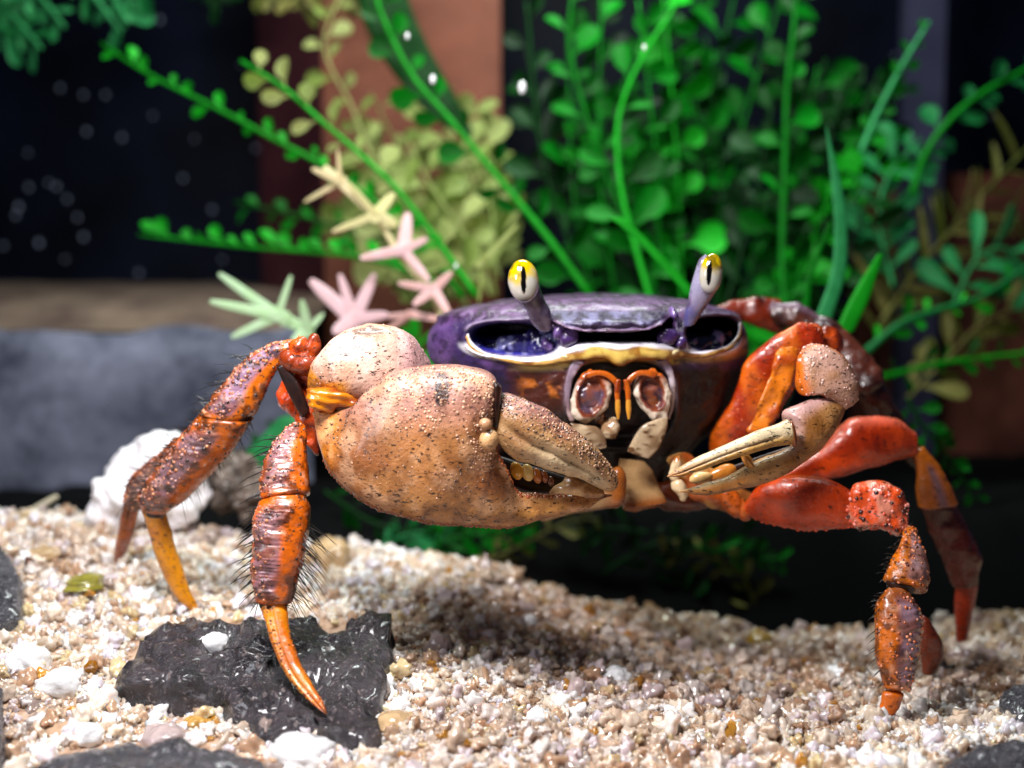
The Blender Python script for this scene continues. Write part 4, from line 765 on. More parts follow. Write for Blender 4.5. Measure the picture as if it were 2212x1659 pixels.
# ------------------------------------------------------------------ stones and litter lying on the sand
def stone_mat(name, a, b_, rough=0.3, bump=1.0, sp=0.0, spc='#d8d0c8', scale=3.0, coat=0.0):
    m, nt, b = nodes(name); tc = N(nt, 'ShaderNodeTexCoord')
    n = N(nt, 'ShaderNodeTexNoise', Scale=scale, Detail=7.0, Roughness=0.7); nt.links.new(tc.outputs['Object'], n.inputs[0])
    c = ramp(nt, n.outputs[0], [(0.35, lin(a)), (0.68, lin(b_))])
    if sp:
        n2 = N(nt, 'ShaderNodeTexNoise', Scale=14.0, Detail=3.0); nt.links.new(tc.outputs['Object'], n2.inputs[0])
        c = mixc(nt, c, lin(spc), ramp(nt, n2.outputs[0], [(0.60, 0.0), (0.68, sp)]))
    nt.links.new(c, b.inputs['Base Color'])
    n3 = N(nt, 'ShaderNodeTexNoise', Scale=11.0, Detail=6.0, Roughness=0.7); nt.links.new(tc.outputs['Object'], n3.inputs[0])
    nt.links.new(ramp(nt, n3.outputs[0], [(0.4, rough * 0.5), (0.7, rough * 1.6)]), b.inputs['Roughness'])
    bp = N(nt, 'ShaderNodeBump', Strength=bump, Distance=0.06); nt.links.new(n3.outputs[0], bp.inputs['Height']); nt.links.new(bp.outputs[0], b.inputs['Normal'])
    b.inputs['Coat Weight'].default_value = coat; b.inputs['Coat Roughness'].default_value = 0.1; b.inputs['Specular IOR Level'].default_value = 0.2 + coat
    return m
M['rock'] = stone_mat('wet_black_rock', '#121116', '#433b40', 0.2, 1.0, 0.6, '#8a7c78', coat=0.4)
M['rock2'] = stone_mat('wet_grey_rock', '#26262c', '#5c5a60', 0.25, 1.5, 0.7, '#b0aab0', coat=0.5)
M['white'] = stone_mat('white_stone', '#f4f0f4', '#ffffff', 0.5, 0.6, 0)
ROCKS = []
def slab(name, outline, zt, thick, mat, label, cat, rough=0.05, dome=0.08, rings=26, seg=150, dents=()):
    """a stone: outline of its upper face at height zt (front, back), with rounded broken sides"""
    o = resample(np.vstack([outline, outline[:1]]), seg + 1)[:-1]; ROCKS.append(o)
    ys = o[:, 1]; f = (ys.max() - ys) / (ys.max() - ys.min() + 1e-6)
    g = ground(o[:, 0], o[:, 1], 0.22); A_ = np.c_[g[:, 0], g[:, 1], np.ones(len(g))]
    cf, *_ = np.linalg.lstsq(A_, g[:, 2], rcond=None)                # plane through the sand the stone lies on
    dx, dy, dz = ray(o[:, 0], o[:, 1]); nrm = dz - cf[0] * dx - cf[1] * dy
    t = (cf[1] * CAMY + cf[2] + zt * f - CAMZ) / nrm
    P0 = np.stack([dx * t, CAMY + dy * t, CAMZ + dz * t], -1); C = P0.mean(0)
    rows = []
    for k in range(rings + 1):
        s = (k / rings) ** 0.8; R = C + (P0 - C) * s; R = R.copy(); R[:, 2] += dome * (1 - s * s) - 0.06 * ss(0.85, 1, s); rows.append(R)
    for k in range(1, 9):
        a = k / 8; R = C + (P0 - C) * (1 + 0.05 * math.sin(a * 2.2)); R = R.copy(); R[:, 2] = P0[:, 2] - 0.06 - thick * a; rows.append(R)
    P = np.array(rows)
    P[..., 2] += rough * fbm(P, 2.2, 4) + rough * 0.5 * np.abs(fbm(P, 6, 3, 8))
    P[..., 0] += rough * 0.8 * fbm(P, 2.5, 3, 20); P[..., 1] += rough * 0.8 * fbm(P, 2.5, 3, 60)
    px, py = proj(P)
    for (cx, cy, rx, ry, d) in dents: P[..., 2] -= d * ss(1.0, 0.2, np.sqrt(((px - cx) / rx) ** 2 + ((py - cy) / ry) ** 2))
    n, m = P.shape[:2]; V = P.reshape(-1, 3)
    F = [(i * m + j, (i + 1) * m + j, (i + 1) * m + (j + 1) % m, i * m + (j + 1) % m) for i in range(n - 1) for j in range(m)]
    base = V.mean(0); me = mesh_from(name, V - base, F, mat)
    nn = np.zeros(3 * len(me.polygons)); me.polygons.foreach_get('normal', nn)
    if nn.reshape(-1, 3)[m:m * 10, 2].mean() < 0: me.flip_normals()
    return link(name, me, label=label, cat=cat, loc=base)
slab('rock', np.array([(258, 1440), (275, 1408), (322, 1372), (375, 1352), (430, 1340), (500, 1336), (560, 1346), (640, 1341), (720, 1345), (765, 1334), (822, 1338), (842, 1352), (838, 1400), (830, 1450), (812, 1484), (798, 1520), (806, 1560), (800, 1600), (768, 1620), (735, 1612), (700, 1590), (640, 1560), (560, 1545), (505, 1520), (470, 1492), (400, 1478), (330, 1476), (280, 1470)], float),
     0.22, 0.8, M['rock'], 'jagged wet black rock under the crab\'s front foot, half sunk in the sand', 'rock', rough=0.15, dents=((555, 1450, 120, 50, 0.10), (455, 1500, 50, 30, 0.12)))
slab('rock', np.array([(40, 1668), (90, 1634), (160, 1612), (230, 1602), (320, 1604), (420, 1606), (500, 1620), (550, 1640), (600, 1680), (560, 1760), (300, 1800), (80, 1760)], float), 0.08, 0.5, M['rock2'], 'dark grey rounded rock cut off by the bottom edge, lower left', 'rock', rough=0.07, dome=0.12)
slab('rock', np.array([(2030, 1655), (2060, 1630), (2110, 1608), (2170, 1600), (2240, 1612), (2300, 1660), (2260, 1740), (2100, 1740)], float), 0.08, 0.5, M['rock2'], 'grey speckled rock in the lower right corner', 'rock', rough=0.07)
slab('rock', np.array([(-60, 1200), (-20, 1165), (10, 1180), (40, 1230), (52, 1290), (30, 1330), (-40, 1340), (-90, 1270)], float), 0.08, 0.5, M['rock2'], 'pale grey pitted stone at the left edge beside the sand', 'rock', rough=0.06)
slab('rock', np.array([(-40, 1500), (0, 1480), (14, 1530), (12, 1610), (-20, 1650), (-70, 1580)], float), 0.08, 0.5, M['rock2'], 'sliver of black stone at the left edge, lower down', 'rock', rough=0.06)
slab('rock', np.array([(2160, 1498), (2190, 1476), (2240, 1480), (2260, 1520), (2220, 1545), (2175, 1530)], float), 0.08, 0.5, M['rock2'], 'small dark stone at the right edge', 'rock', rough=0.05)

scatter_at = 1
def lump(name, px, py, rx, ry, mat, label, cat='pebble', group=None, z=None, seed=0, rd=1.0, flatn=0.12, Y=None, dsc=2.5, sub=(26, 34)):
    """a pebble of its own resting on the sand"""
    if Y is None:
        gq = ground(px, py, 0.42 if 'on the black rock' in label else 0.08)[0]; Y = float(gq[1])
    c = at(px, py, Y); d = (Y - CAMY) / FPX; a, b = sub
    th = np.linspace(0, math.pi, a)[:, None]; ph = np.linspace(0, 2 * math.pi, b, endpoint=False)[None]
    S = np.stack([np.sin(th) * np.cos(ph), np.sin(th) * np.sin(ph), np.cos(th) * np.ones_like(ph)], -1)
    S = np.sign(S) * np.abs(S) ** 0.9
    P = S * (1 + flatn * 1.6 * fbm(S, 1.3, 3, seed * 3.1))[..., None] * np.array([rx * d, rx * d * rd, ry * d])
    n, m = P.shape[:2]
    F = [(i * m + j, (i + 1) * m + j, (i + 1) * m + (j + 1) % m, i * m + (j + 1) % m) for i in range(n - 1) for j in range(m)]
    return link(name, mesh_from(name, P.reshape(-1, 3), F, mat), label=label, cat=cat, group=group, loc=c)
def quartz(name, c, tr=0.0, rough=0.15):
    m = plain(name, c, rough, coat=0.5, bump=0.6, bscale=7, trans=tr, nscale=3, ncol=tuple(np.array([int(c[i:i+2], 16) for i in (1, 3, 5)]) / 255 * 0.8)); return m
QW, QP, QC, QA, QG = quartz('quartz_white', '#ffffff'), quartz('quartz_pink', '#e0c8c4', 0.3), quartz('quartz_cream', '#cfae82'), quartz('quartz_amber', '#a8690c', 0.3), quartz('quartz_green', '#a8a040', 0.2)
for i, (px, py, rx, ry, mt, lb) in enumerate([
    (460, 1392, 34, 26, QW, 'white angular quartz chip lying on the black rock'),
    (188, 1588, 32, 26, QW, 'white block of quartz above the lower left rock'),
    (645, 1640, 75, 48, QW, 'large bright white quartz piece at the bottom edge'),
    (852, 1566, 50, 27, QC, 'long tan seed shaped pebble right of the black rock'),
    (808, 1499, 15, 14, QA, 'small amber bead at the right corner of the black rock'),
    (196, 1442, 18, 15, QA, 'amber crumb lying on the white sand at the left'),
    (66, 1218, 12, 15, quartz('pebble_rust', '#5a2c14'), 'rust brown crumb on the pale sand at the far left'),
    (1250, 1494, 24, 32, QP, 'pinkish white tall quartz grain in the middle foreground'),
    (1332, 1462, 32, 22, QW, 'bright white double quartz grain in the middle of the sand'),
    (948, 1398, 30, 32, QP, 'round translucent quartz ball right of the black rock'),
    (1817, 1455, 28, 21, QW, 'white grain left of the right front foot'),
    (1640, 1388, 26, 26, quartz('quartz_yellow', '#c89a30', 0.3), 'yellow quartz grain in the blurred sand on the right'),
    (715, 1208, 48, 52, QC, 'tan rounded pebble behind the bristly front leg'),
    (1145, 1340, 14, 14, QW, 'small cream grain in the shaded sand'),
    (180, 1260, 48, 18, QG, 'yellow green flat chip on the left sand'),
    (100, 1195, 40, 17, QC, 'cream flat chip beside the far left crumb'),
    (130, 1480, 44, 32, QW, 'broad white quartz lump on the left foreground sand'),
    (60, 1430, 46, 36, QW, 'dull white quartz lump at the left edge'),
    (420, 1560, 24, 10, quartz('straw', '#d0a050'), 'straw coloured splinter below the black rock'),
    (330, 1480, 60, 34, QP, 'translucent pink quartz lump left below the black rock'),
    (355, 1600, 50, 36, QP, 'translucent pink quartz lump above the lower left rock'),
    (1165, 1550, 26, 22, QW, 'white grain near the bottom middle'),
    (1480, 1400, 20, 26, QP, 'pale grain in the middle distance of the sand')]):
    lump('pebble', px, py, rx, ry, mt, lb, seed=i, flatn=0.16)
scatter()
# the white crusty stone behind the left legs, with hanging white crumbs
L = loft([(186, 1135), (196, 1060), (240, 1000), (300, 955), (350, 935), (400, 945)], [(210, 1150), (260, 1150), (320, 1150), (380, 1140), (430, 1100), (450, 1040)], 5.2, ratio=0.8, n=70, m=60, disp=0.16, dscale=3)
link('white_stone', loft_mesh(L, 'white_stone', M['white']), label='bright white crusty stone behind the bent left legs', cat='stone')
L = loft([(430, 1010), (455, 1070), (500, 1100), (560, 1120)], [(520, 980), (560, 1030), (600, 1080), (600, 1110)], 5.6, ratio=0.8, n=50, m=50, disp=0.2, dscale=4)
link('crumbly_stone', loft_mesh(L, 'crumbly_stone', stone_mat('crumb', '#2a2320', '#8c7c70', 0.5, 1.0, 0.6, '#e8e0d8')), label='brown crumbly stone hanging over the dark hollow behind the left legs', cat='stone')
L = loft([(40, 1112), (80, 1090), (118, 1068)], [(50, 1124), (88, 1102), (126, 1076)], 6.2, ratio=0.8, n=16, m=12, disp=0.01)
link('twig', loft_mesh(L, 'twig', plain('pale_twig', '#c9c0a4', 0.5)), label='pale broken twig sticking out of the sand at the far left', cat='twig')

# ------------------------------------------------------------------ tank walls and what stands in the dark behind
def box(name, lo, hi, mat, parent=None, kind=None, label=None, cat=None, rot=0.0, rough=0.0, div=1):
    lo = np.array(lo, float); hi = np.array(hi, float); c = (lo + hi) / 2; h = (hi - lo) / 2
    import bmesh
    bm = bmesh.new(); bmesh.ops.create_cube(bm, size=2)
    bmesh.ops.bevel(bm, geom=bm.edges[:], offset=0.06, segments=2, affect='EDGES')
    for v in bm.verts: v.co = Vector((v.co.x * h[0], v.co.y * h[1], v.co.z * h[2]))
    if div > 1: bmesh.ops.subdivide_edges(bm, edges=bm.edges[:], cuts=div, use_grid_fill=True)
    if rough:
        for v in bm.verts:
            v.co += Vector(tuple(rough * float(fbm(np.array([[*v.co]]) + c, 0.5, 3, k * 9)[0]) for k in range(3)))
    me = bpy.data.meshes.new(name); bm.to_mesh(me); bm.free(); me.materials.append(mat)
    o = link(name, me, parent, kind, label, cat, loc=None if parent else c); 
    if parent: o.location = c
    o.rotation_euler[2] = rot; return o
gl = plain('dark_glass', '#020308', 0.5, spec=0.06, nscale=0.25, ncol='#0b1020')
gw = thing('glass_wall', 'dark wet glass back wall of the tank dotted with small droplets', 'glass wall', (0, 22, 0))
box('pane', (-28, 22, -3), (28, 22.5, 28), gl, gw)
dm = plain('droplet', '#c8d0f0', 0.03, coat=1.0, trans=0.55)
import bmesh
bm = bmesh.new(); bmesh.ops.create_icosphere(bm, subdivisions=2, radius=1); dme = bpy.data.meshes.new('droplet'); bm.to_mesh(dme); bm.free(); dme.materials.append(dm)
for p in dme.polygons: p.use_smooth = True
for (px, py, r) in [(130, 190, 7), (180, 205, 6), (228, 205, 6), (187, 284, 7), (263, 297, 7), (345, 43, 8), (553, 320, 8), (62, 405, 7), (105, 395, 6), (122, 403, 7), (145, 430, 7), (40, 447, 9), (34, 465, 7), (167, 470, 7), (180, 512, 8), (84, 525, 9), (7, 531, 7), (458, 453, 8), (395, 385, 7), (300, 590, 7), (83, 630, 8), (516, 652, 8), (450, 690, 7), (328, 730, 8), (373, 723, 8), (289, 733, 6), (245, 620, 6), (200, 690, 6), (140, 560, 5), (330, 250, 5), (420, 300, 5), (480, 560, 6), (60, 330, 5), (520, 140, 5), (704, 185, 5), (1935, 120, 5), (2140, 250, 5)]:
    o = link('droplet', dme, gw); c = at(px, py, 21.97); r = r * 38 / FPX * 0.6; o.location = Vector(c) - Vector((0, 0, 0)); o.scale = (r, r * 0.7, r * 1.3)
# stone ledge on the left
lm = stone_mat('ledge_stone', '#2c3040', '#8e92a6', 0.6, 0.5, 0, scale=0.35)
lt = stone_mat('ledge_top', '#5a4844', '#94806e', 0.6, 0.4, 0, scale=0.6)
lg = thing('stone_ledge', 'blurred blue grey stone ledge with a brown top in the left background', 'ledge', (-12, 13, 0))
def quadstrip(name, rows, mat, parent, nx=60, ny=14, amp=0.12):
    rows = resample(np.array(rows, float), ny); V = []
    for (y, z) in rows:
        for x in np.linspace(-26, -4.4, nx):
            p = np.array([[x, y, z]]); V.append([x, y + amp * float(fbm(p, 0.5, 3)[0]), z + amp * float(fbm(p, 0.6, 3, 9)[0])])
    F = [(j * nx + i, j * nx + i + 1, (j + 1) * nx + i + 1, (j + 1) * nx + i) for j in range(ny - 1) for i in range(nx - 1)]
    return link(name, mesh_from(name, V, F, mat), parent)
quadstrip('face', [(11.5, -3), (11.5, 0), (11.4, 2.5), (11.6, 4.2), (11.9, 4.45)], lm, lg, amp=0.2)
quadstrip('top', [(11.9, 4.43), (13, 4.6), (15, 5.05), (21.5, 5.35)], lt, lg, amp=0.1)
# brown post, corner towards the camera; shade of the receding face is in its colour
pd = stone_mat('post_shaded', '#2c1218', '#4a242a', 0.6, 0.3, 0, scale=0.4); pl = stone_mat('post_lit', '#5a3022', '#7c4634', 0.6, 0.3, 0, scale=0.4)
pt = thing('brown_post', 'reddish brown upright post behind the pale leaves, its left side darker', 'post', (-3, 14, 0))
def prism(name, pts, z0, z1, mat, parent):
    n = len(pts); V = [(x, y, z0) for x, y in pts] + [(x, y, z1) for x, y in pts]
    F = [(i, (i + 1) % n, n + (i + 1) % n, n + i) for i in range(n)] + [tuple(range(n))[::-1], tuple(range(n, 2 * n))]
    return link(name, mesh_from(name, V, F, mat, smooth=False), parent)
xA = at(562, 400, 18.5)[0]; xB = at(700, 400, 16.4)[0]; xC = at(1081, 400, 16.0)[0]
prism('shaded_side', [(xA, 18.5), (xB - 0.02, 16.4), (xB - 0.02, 20), (xA, 20)], -3, 22, pd, pt)
prism('lit_side', [(xB, 16.4), (xC, 16.0), (xC, 18.5), (xB, 19)], -3, 22, pl, pt)
# right hand post and brown block
xL, xR = at(1950, 400, 17)[0], at(2035, 400, 17)[0]
o = box('grey_post', (xL, 17, -3), (xR, 17.6, 26), plain('post_grey', '#34344a', 0.4, nscale=0.5, ncol='#26263a'), label='narrow blue grey upright bar in the right background', cat='post')
z1 = at(2000, 375, 18)[2]
box('brown_block', (at(1905, 500, 18)[0], 18, -3), (17, 20.5, z1), stone_mat('block_brown', '#2a120c', '#6a3a2c', 0.6, 0.5, 0, scale=0.35), label='blurred dark brown block behind the ferns on the right', cat='block', div=3, rough=0.15)

# ------------------------------------------------------------------ plants
GR = leaf_mat('leaf_green', '#004a06', '#089a1c', 0.5); GB = leaf_mat('leaf_bright', '#08900e', '#22c82a', 0.4); GD = leaf_mat('leaf_deep', '#001c03', '#004809', 0.4)
GY = leaf_mat('leaf_yellow_green', '#9cb458', '#d0d690', 0.6); GT = leaf_mat('leaf_teal', '#0f7434', '#3aa862', 0.4); GO = leaf_mat('leaf_olive', '#4a5a14', '#8a8448', 0.4)
PC = leaf_mat('leaf_cream', '#dcd89a', '#f0e0b8', 0.35); PP = leaf_mat('leaf_pink', '#e8b8a8', '#f0d0d4', 0.35); PG = leaf_mat('leaf_pale_green', '#b8e0a0', '#e0f4dc', 0.35)
def leaf_mesh(name, kind):
    """thin leaf growing along +y from the origin, closed, a little cupped"""
    prof = {'round': [(0, .05), (.35, .06), (.6, .18), (.85, .42), (1.15, .52), (1.45, .46), (1.62, .30), (1.7, .06)],
            'spoon': [(0, .07), (.4, .12), (.8, .28), (1.2, .36), (1.5, .26), (1.62, .05)],
            'blade': [(0, .10), (.4, .13), (1.0, .13), (1.6, .08), (2.0, .01)]}[kind]
    pr = resample(np.array(prof), 16); V = []; k = 7
    for side in (1, -1):
        for (y, wd) in pr:
            for q in np.linspace(-1, 1, k): V.append((q * max(wd, .01), y, 0.10 * (q * wd * 2) ** 2 - 0.10 * (y - 0.6) ** 2 + 0.015 * side + (0.03 * (1 - abs(q)) * -1)))
    n = len(pr); F = []
    for s in (0, 1):
        o = s * n * k
        for i in range(n - 1):
            for j in range(k - 1):
                f = (o + i * k + j, o + i * k + j + 1, o + (i + 1) * k + j + 1, o + (i + 1) * k + j); F.append(f if s == 0 else f[::-1])
    ring = [(i, 0) for i in range(n)] + [(n - 1, j) for j in range(1, k)] + [(i, k - 1) for i in range(n - 2, -1, -1)] + [(0, j) for j in range(k - 2, 0, -1)]
    for (a, b) in zip(ring, ring[1:] + ring[:1]):
        i0, i1 = a[0] * k + a[1], b[0] * k + b[1]; F.append((i1, i0, n * k + i0, n * k + i1))
    return lambda mat, cache={}: cache.setdefault(mat.name, mesh_from(name, V, F, mat))
LEAF = {k: leaf_mesh('leaf', k) for k in ('round', 'spoon', 'blade')}
def tube_mesh(name, P, R, mat, seg=8):
    P = np.asarray(P); T = np.gradient(P, axis=0); T /= np.linalg.norm(T, axis=1)[:, None]; V = []
    for p, t, r in zip(P, T, R):
        a = np.cross(t, (0.1, 1, 0.05)); a /= np.linalg.norm(a); b = np.cross(t, a)
        for q in range(seg): an = 2 * math.pi * q / seg; V.append(p + r * (math.cos(an) * a + math.sin(an) * b))
    n = len(P); F = [(i * seg + j, i * seg + (j + 1) % seg, (i + 1) * seg + (j + 1) % seg, (i + 1) * seg + j) for i in range(n - 1) for j in range(seg)]
    F += [tuple(range(seg))[::-1], tuple(range((n - 1) * seg, n * seg))]
    return mesh_from(name, V, F, mat)
def orient(d, up):
    d = d / np.linalg.norm(d); z = up - d * np.dot(up, d); z /= np.linalg.norm(z); x = np.cross(d, z)
    return Matrix(((x[0], d[0], z[0]), (x[1], d[1], z[1]), (x[2], d[2], z[2]))).to_4x4()
def frond(parent, pts, Y, w, size, nl, kind='round', mat=GR, smat=None, sides=(1, -1), start=0.05, end=0.98, ang=0.9, rnd=0.35, grow=0.3, rng=random):
    """stem through picture points at depth Y with leaves along it; base first, tip last"""
    p = resample(pts, 30); Yv = np.interp(np.linspace(0, 1, 30), np.linspace(0, 1, len(np.atleast_1d(Y))), np.atleast_1d(Y))
    Yv = Yv + 2.4; P = at(p[:, 0], p[:, 1], Yv); d = (Yv.mean() - CAMY) / FPX; ww = w * d / 2 * 0.8
    st = link('stem', tube_mesh('stem', P, np.linspace(ww, ww * 0.5, 30), smat or mat), parent); PARINV.setdefault(parent.name, Matrix())
    tang = np.gradient(P, axis=0); s = size * d / 1.7
    for i in range(nl):
        f = start + (end - start) * (i + 0.5 * rng.random()) / nl; q = f * 29; k = int(min(q, 28)); pos = P[k] * (1 - (q - k)) + P[k + 1] * (q - k)
        t = tang[k] / np.linalg.norm(tang[k]); side = sides[i % len(sides)]; per = np.cross(t, (0, 1, 0)) * side; per /= np.linalg.norm(per) + 1e-9
        dr = per * math.sin(ang) + t * math.cos(ang) + np.array([rng.uniform(-rnd, rnd) for _ in range(3)])
        up = np.array([rng.uniform(-1, 1), -1, rng.uniform(-.8, 1.1)])
        o = link('leaf', LEAF[kind](mat), st); sc_ = s * (1 - grow * f) * rng.uniform(0.6, 1.2); xs_ = rng.uniform(0.6, 1.15)
        o.matrix_parent_inverse = Matrix()           # the stem's own frame is the place's frame
        o.matrix_basis = Matrix.Translation(Vector(pos)) @ orient(dr, up) @ Matrix.Diagonal((sc_ * xs_, sc_, sc_, 1))
    return st
_mats = []
def plant(name, label, cat, loc): return thing(name, label, cat, loc)

# left trailing fronds
p1 = plant('fern', 'green trailing fern fronds reaching up and left over the dark glass', 'fern', (0, 6, 0))
frond(p1, [(1000, 640), (850, 470), (694, 356), (610, 310), (469, 234), (328, 164), (220, 94)], [6.5, 8], 17, 52, 24, 'round', GB, sides=(-1, -1, 1), ang=0.75, rnd=0.2)
frond(p1, [(1030, 640), (964, 547), (847, 398), (691, 258), (610, 188), (520, 131)], [5.5, 6.5], 18, 84, 19, 'round', GY, GB, sides=(-1, 1), ang=0.9, rnd=0.25)
frond(p1, [(960, 620), (820, 565), (694, 545), (563, 535), (422, 520), (300, 506)], [7, 8], 17, 60, 17, 'round', GB, sides=(-1, -1), ang=0.7, rnd=0.2)
frond(p1, [(940, 560), (800, 510), (656, 469), (506, 436)], [9.5, 10], 15, 70, 14, 'round', GR, sides=(-1, 1), ang=0.8)
frond(p1, [(1000, 640), (900, 480), (800, 330), (760, 230), (700, 100), (740, -20)], [9, 10], 10, 75, 22, 'round', GY, sides=(1, -1), ang=1.0)
frond(p1, [(1060, 640), (1010, 520), (930, 400), (880, 300)], [8, 9], 10, 95, 12, 'round', GY, sides=(1, -1), ang=1.0)
frond(p1, [(1080, 600), (1040, 470), (1010, 370), (960, 280)], [9, 10], 10, 90, 12, 'round', GY, sides=(1, -1), ang=1.0)
for k, (x0, y0, x1, y1) in enumerate([(1000, 660, 800, 200), (1060, 640, 960, 330), (940, 640, 790, 420), (1070, 500, 1000, 240), (900, 640, 760, 300), (980, 640, 850, 330), (1060, 560, 930, 200), (860, 600, 730, 430), (1070, 640, 1000, 300), (1010, 660, 880, 470)]):
    frond(p1, [(x0, y0), ((x0 + x1) / 2 + 10, (y0 + y1) / 2 - 10), (x1, y1)], [9.0, 10.5], 9, 118, 12, 'round', GY, sides=(1, -1), ang=1.0, rnd=0.5)
frond(p1, [(1277, 640), (1179, 508), (1082, 391), (972, 258), (886, 156), (820, 20), (810, -40)], [6.5, 7.5], 20, 90, 18, 'round', GR, GB, sides=(1, -1), ang=0.9)
# broad dark leaf blade between brown post and green bush
p2 = plant('broad_leaf', 'long dark green strap leaf crossing in front of the brown post', 'leaf', (0, 9, 0))
L = loft([(1010, 300), (930, 250), (850, 160), (790, 60), (760, -60)], [(1020, 280), (980, 200), (930, 110), (890, 20), (870, -60)], 11.6, ratio=0.12, n=40, m=20)
link('blade', loft_mesh(L, 'blade', GD), p2)
# the big green bush behind the crab
p3 = plant('bushy_plant', 'dense round leaved green plant filling the background behind the crab\'s eyes', 'plant', (1.5, 9, 0))
frond(p3, [(1440, 700), (1347, 469), (1300, 352), (1250, 195), (1230, 80), (1240, -40)], [7.5, 9], 17, 100, 14, 'round', GR, GR)
frond(p3, [(1420, 700), (1355, 469), (1335, 352), (1339, 242), (1386, 125), (1453, 20), (1470, -40)], [6.8, 8], 16, 108, 15, 'round', GR, GB)
frond(p3, [(1700, 760), (1690, 560), (1695, 380), (1700, 200), (1715, 60), (1725, -60)], [7.5, 8.5], 22, 100, 16, 'round', GR, GR)
rr = random.Random(5)
for i in range(44):
    tx = rr.uniform(1090, 1960); ty = rr.uniform(-60, 420); bx = 1500 + (tx - 1500) * 0.45 + rr.uniform(-60, 60); by = rr.uniform(700, 900)
    if tx > 1850: ty = max(ty, 150)
    Yd = rr.uniform(8.6, 13.0); mx, my = (tx + bx) / 2 + rr.uniform(-50, 50), (ty + by) / 2
    frond(p3, [(bx, by), (mx, my), (tx, ty)], [Yd - 1, Yd], 12, rr.uniform(85, 125), 12, 'round', [GD, GR, GD, GR, GD, GD, GB][i % 7], sides=(1, -1), start=0.25, rng=rr, rnd=0.5)
# tall blades and the short bright shoot
for A_, B_, Yb, mt, lb in (([(1760, 690), (1795, 590), (1802, 490), (1796, 400), (1784, 276)], [(1796, 690), (1826, 590), (1830, 490), (1818, 400), (1787, 276)], 6.0, GT, 'tall curved green blade rising behind the right of the crab\'s shell'),
                       ([(1806, 712), (1840, 640), (1895, 550)], [(1846, 712), (1880, 640), (1906, 552)], 5.6, GB, 'short bright green blade leaning right beside the tall one'),
                       ([(1486, 640), (1400, 545), (1340, 488), (1316, 472)], [(1500, 628), (1412, 532), (1350, 474), (1318, 470)], 5.2, GB, 'thin bright green shoot slanting up left between the two eyes'),
                       ([(1730, 690), (1742, 600), (1790, 480)], [(1748, 690), (1756, 600), (1796, 484)], 7.0, GR, 'faint narrow green blade just left of the tall curved one')):
    L = loft(A_, B_, Yb, ratio=0.2, n=30, m=12); link('grass_blade', loft_mesh(L, 'grass_blade', mt), label=lb, cat='grass blade', group='grass blades behind the crab')
wd_ = plain('water_drop', '#ffffff', 0.02, coat=1.0)  # opaque white stands in for the bright glint on each drop
for px, py, r, lb in ((1128, 190, 17, 'brightest water drop, high on the bush left of its middle'), (935, 172, 12, 'water drop on the slanting green frond at the upper left of the bush'), (880, 78, 9, 'tiny water drop near the top of the slanting green frond'), (1392, 103, 8, 'tiny water drop at the top of the bush above the crab\'s left eye'), (985, 575, 7, 'tiny water drop on the yellow green frond above the shell')):
    c = at(px, py, 6.8); r = r * 23 / FPX * 0.65
    bm = bmesh.new(); bmesh.ops.create_icosphere(bm, subdivisions=3, radius=1)
    for v in bm.verts: v.co = Vector((v.co.x * r * .7, v.co.y * r * .6, v.co.z * r * (1.1 if v.co.z < 0 else 1.3)))
    me = bpy.data.meshes.new('water_drop'); bm.to_mesh(me); bm.free(); me.materials.append(wd_)
    for q in me.polygons: q.use_smooth = True
    link('water_drop', me, label=lb, cat='water drop', group='water drops on the plants', loc=c)
# right hand ferns
p5 = plant('fern', 'pale green and olive ferns spreading to the right edge', 'fern', (5, 9, 0))
frond(p5, [(1860, 330), (1893, 250), (1950, 140), (2007, 47)], [8, 8.5], 18, 44, 10, 'round', GR, GT, sides=(-1, 1))
frond(p5, [(1970, 420), (2000, 330), (2060, 250), (2130, 195), (2215, 150), (2260, 120)], [8.5, 9], 20, 62, 16, 'round', GT, GR, sides=(-1, -1, 1), ang=1.0)
frond(p5, [(1870, 760), (1945, 700), (2030, 668), (2120, 640), (2240, 560)], [6.8, 7.5], 22, 60, 12, 'spoon', GB, GT)
frond(p5, [(1900, 815), (2030, 785), (2130, 772), (2260, 758)], [7, 7.5], 18, 60, 12, 'spoon', GR, GB)
frond(p5, [(1880, 760), (1960, 620), (2050, 500), (2160, 380), (2240, 300)], [9.5, 10], 14, 120, 18, 'blade', GO)
frond(p5, [(1900, 700), (2000, 560), (2090, 480), (2210, 470)], [9, 9.5], 14, 120, 16, 'blade', GO)
frond(p5, [(2060, 660), (2110, 560), (2180, 540), (2240, 620)], [8.5, 9], 12, 120, 12, 'spoon', GT)
frond(p5, [(1930, 620), (1900, 480), (1920, 380), (1990, 300)], [8.8, 9.2], 14, 120, 18, 'spoon', GT)
frond(p5, [(1960, 860), (2040, 780), (2120, 700), (2212, 660)], [9, 9.2], 12, 100, 16, 'spoon', GO)
frond(p5, [(1960, 860), (2000, 930), (2060, 1000), (2110, 1090)], [5.0, 5.2], 10, 52, 16, 'round', GR, sides=(-1, 1))
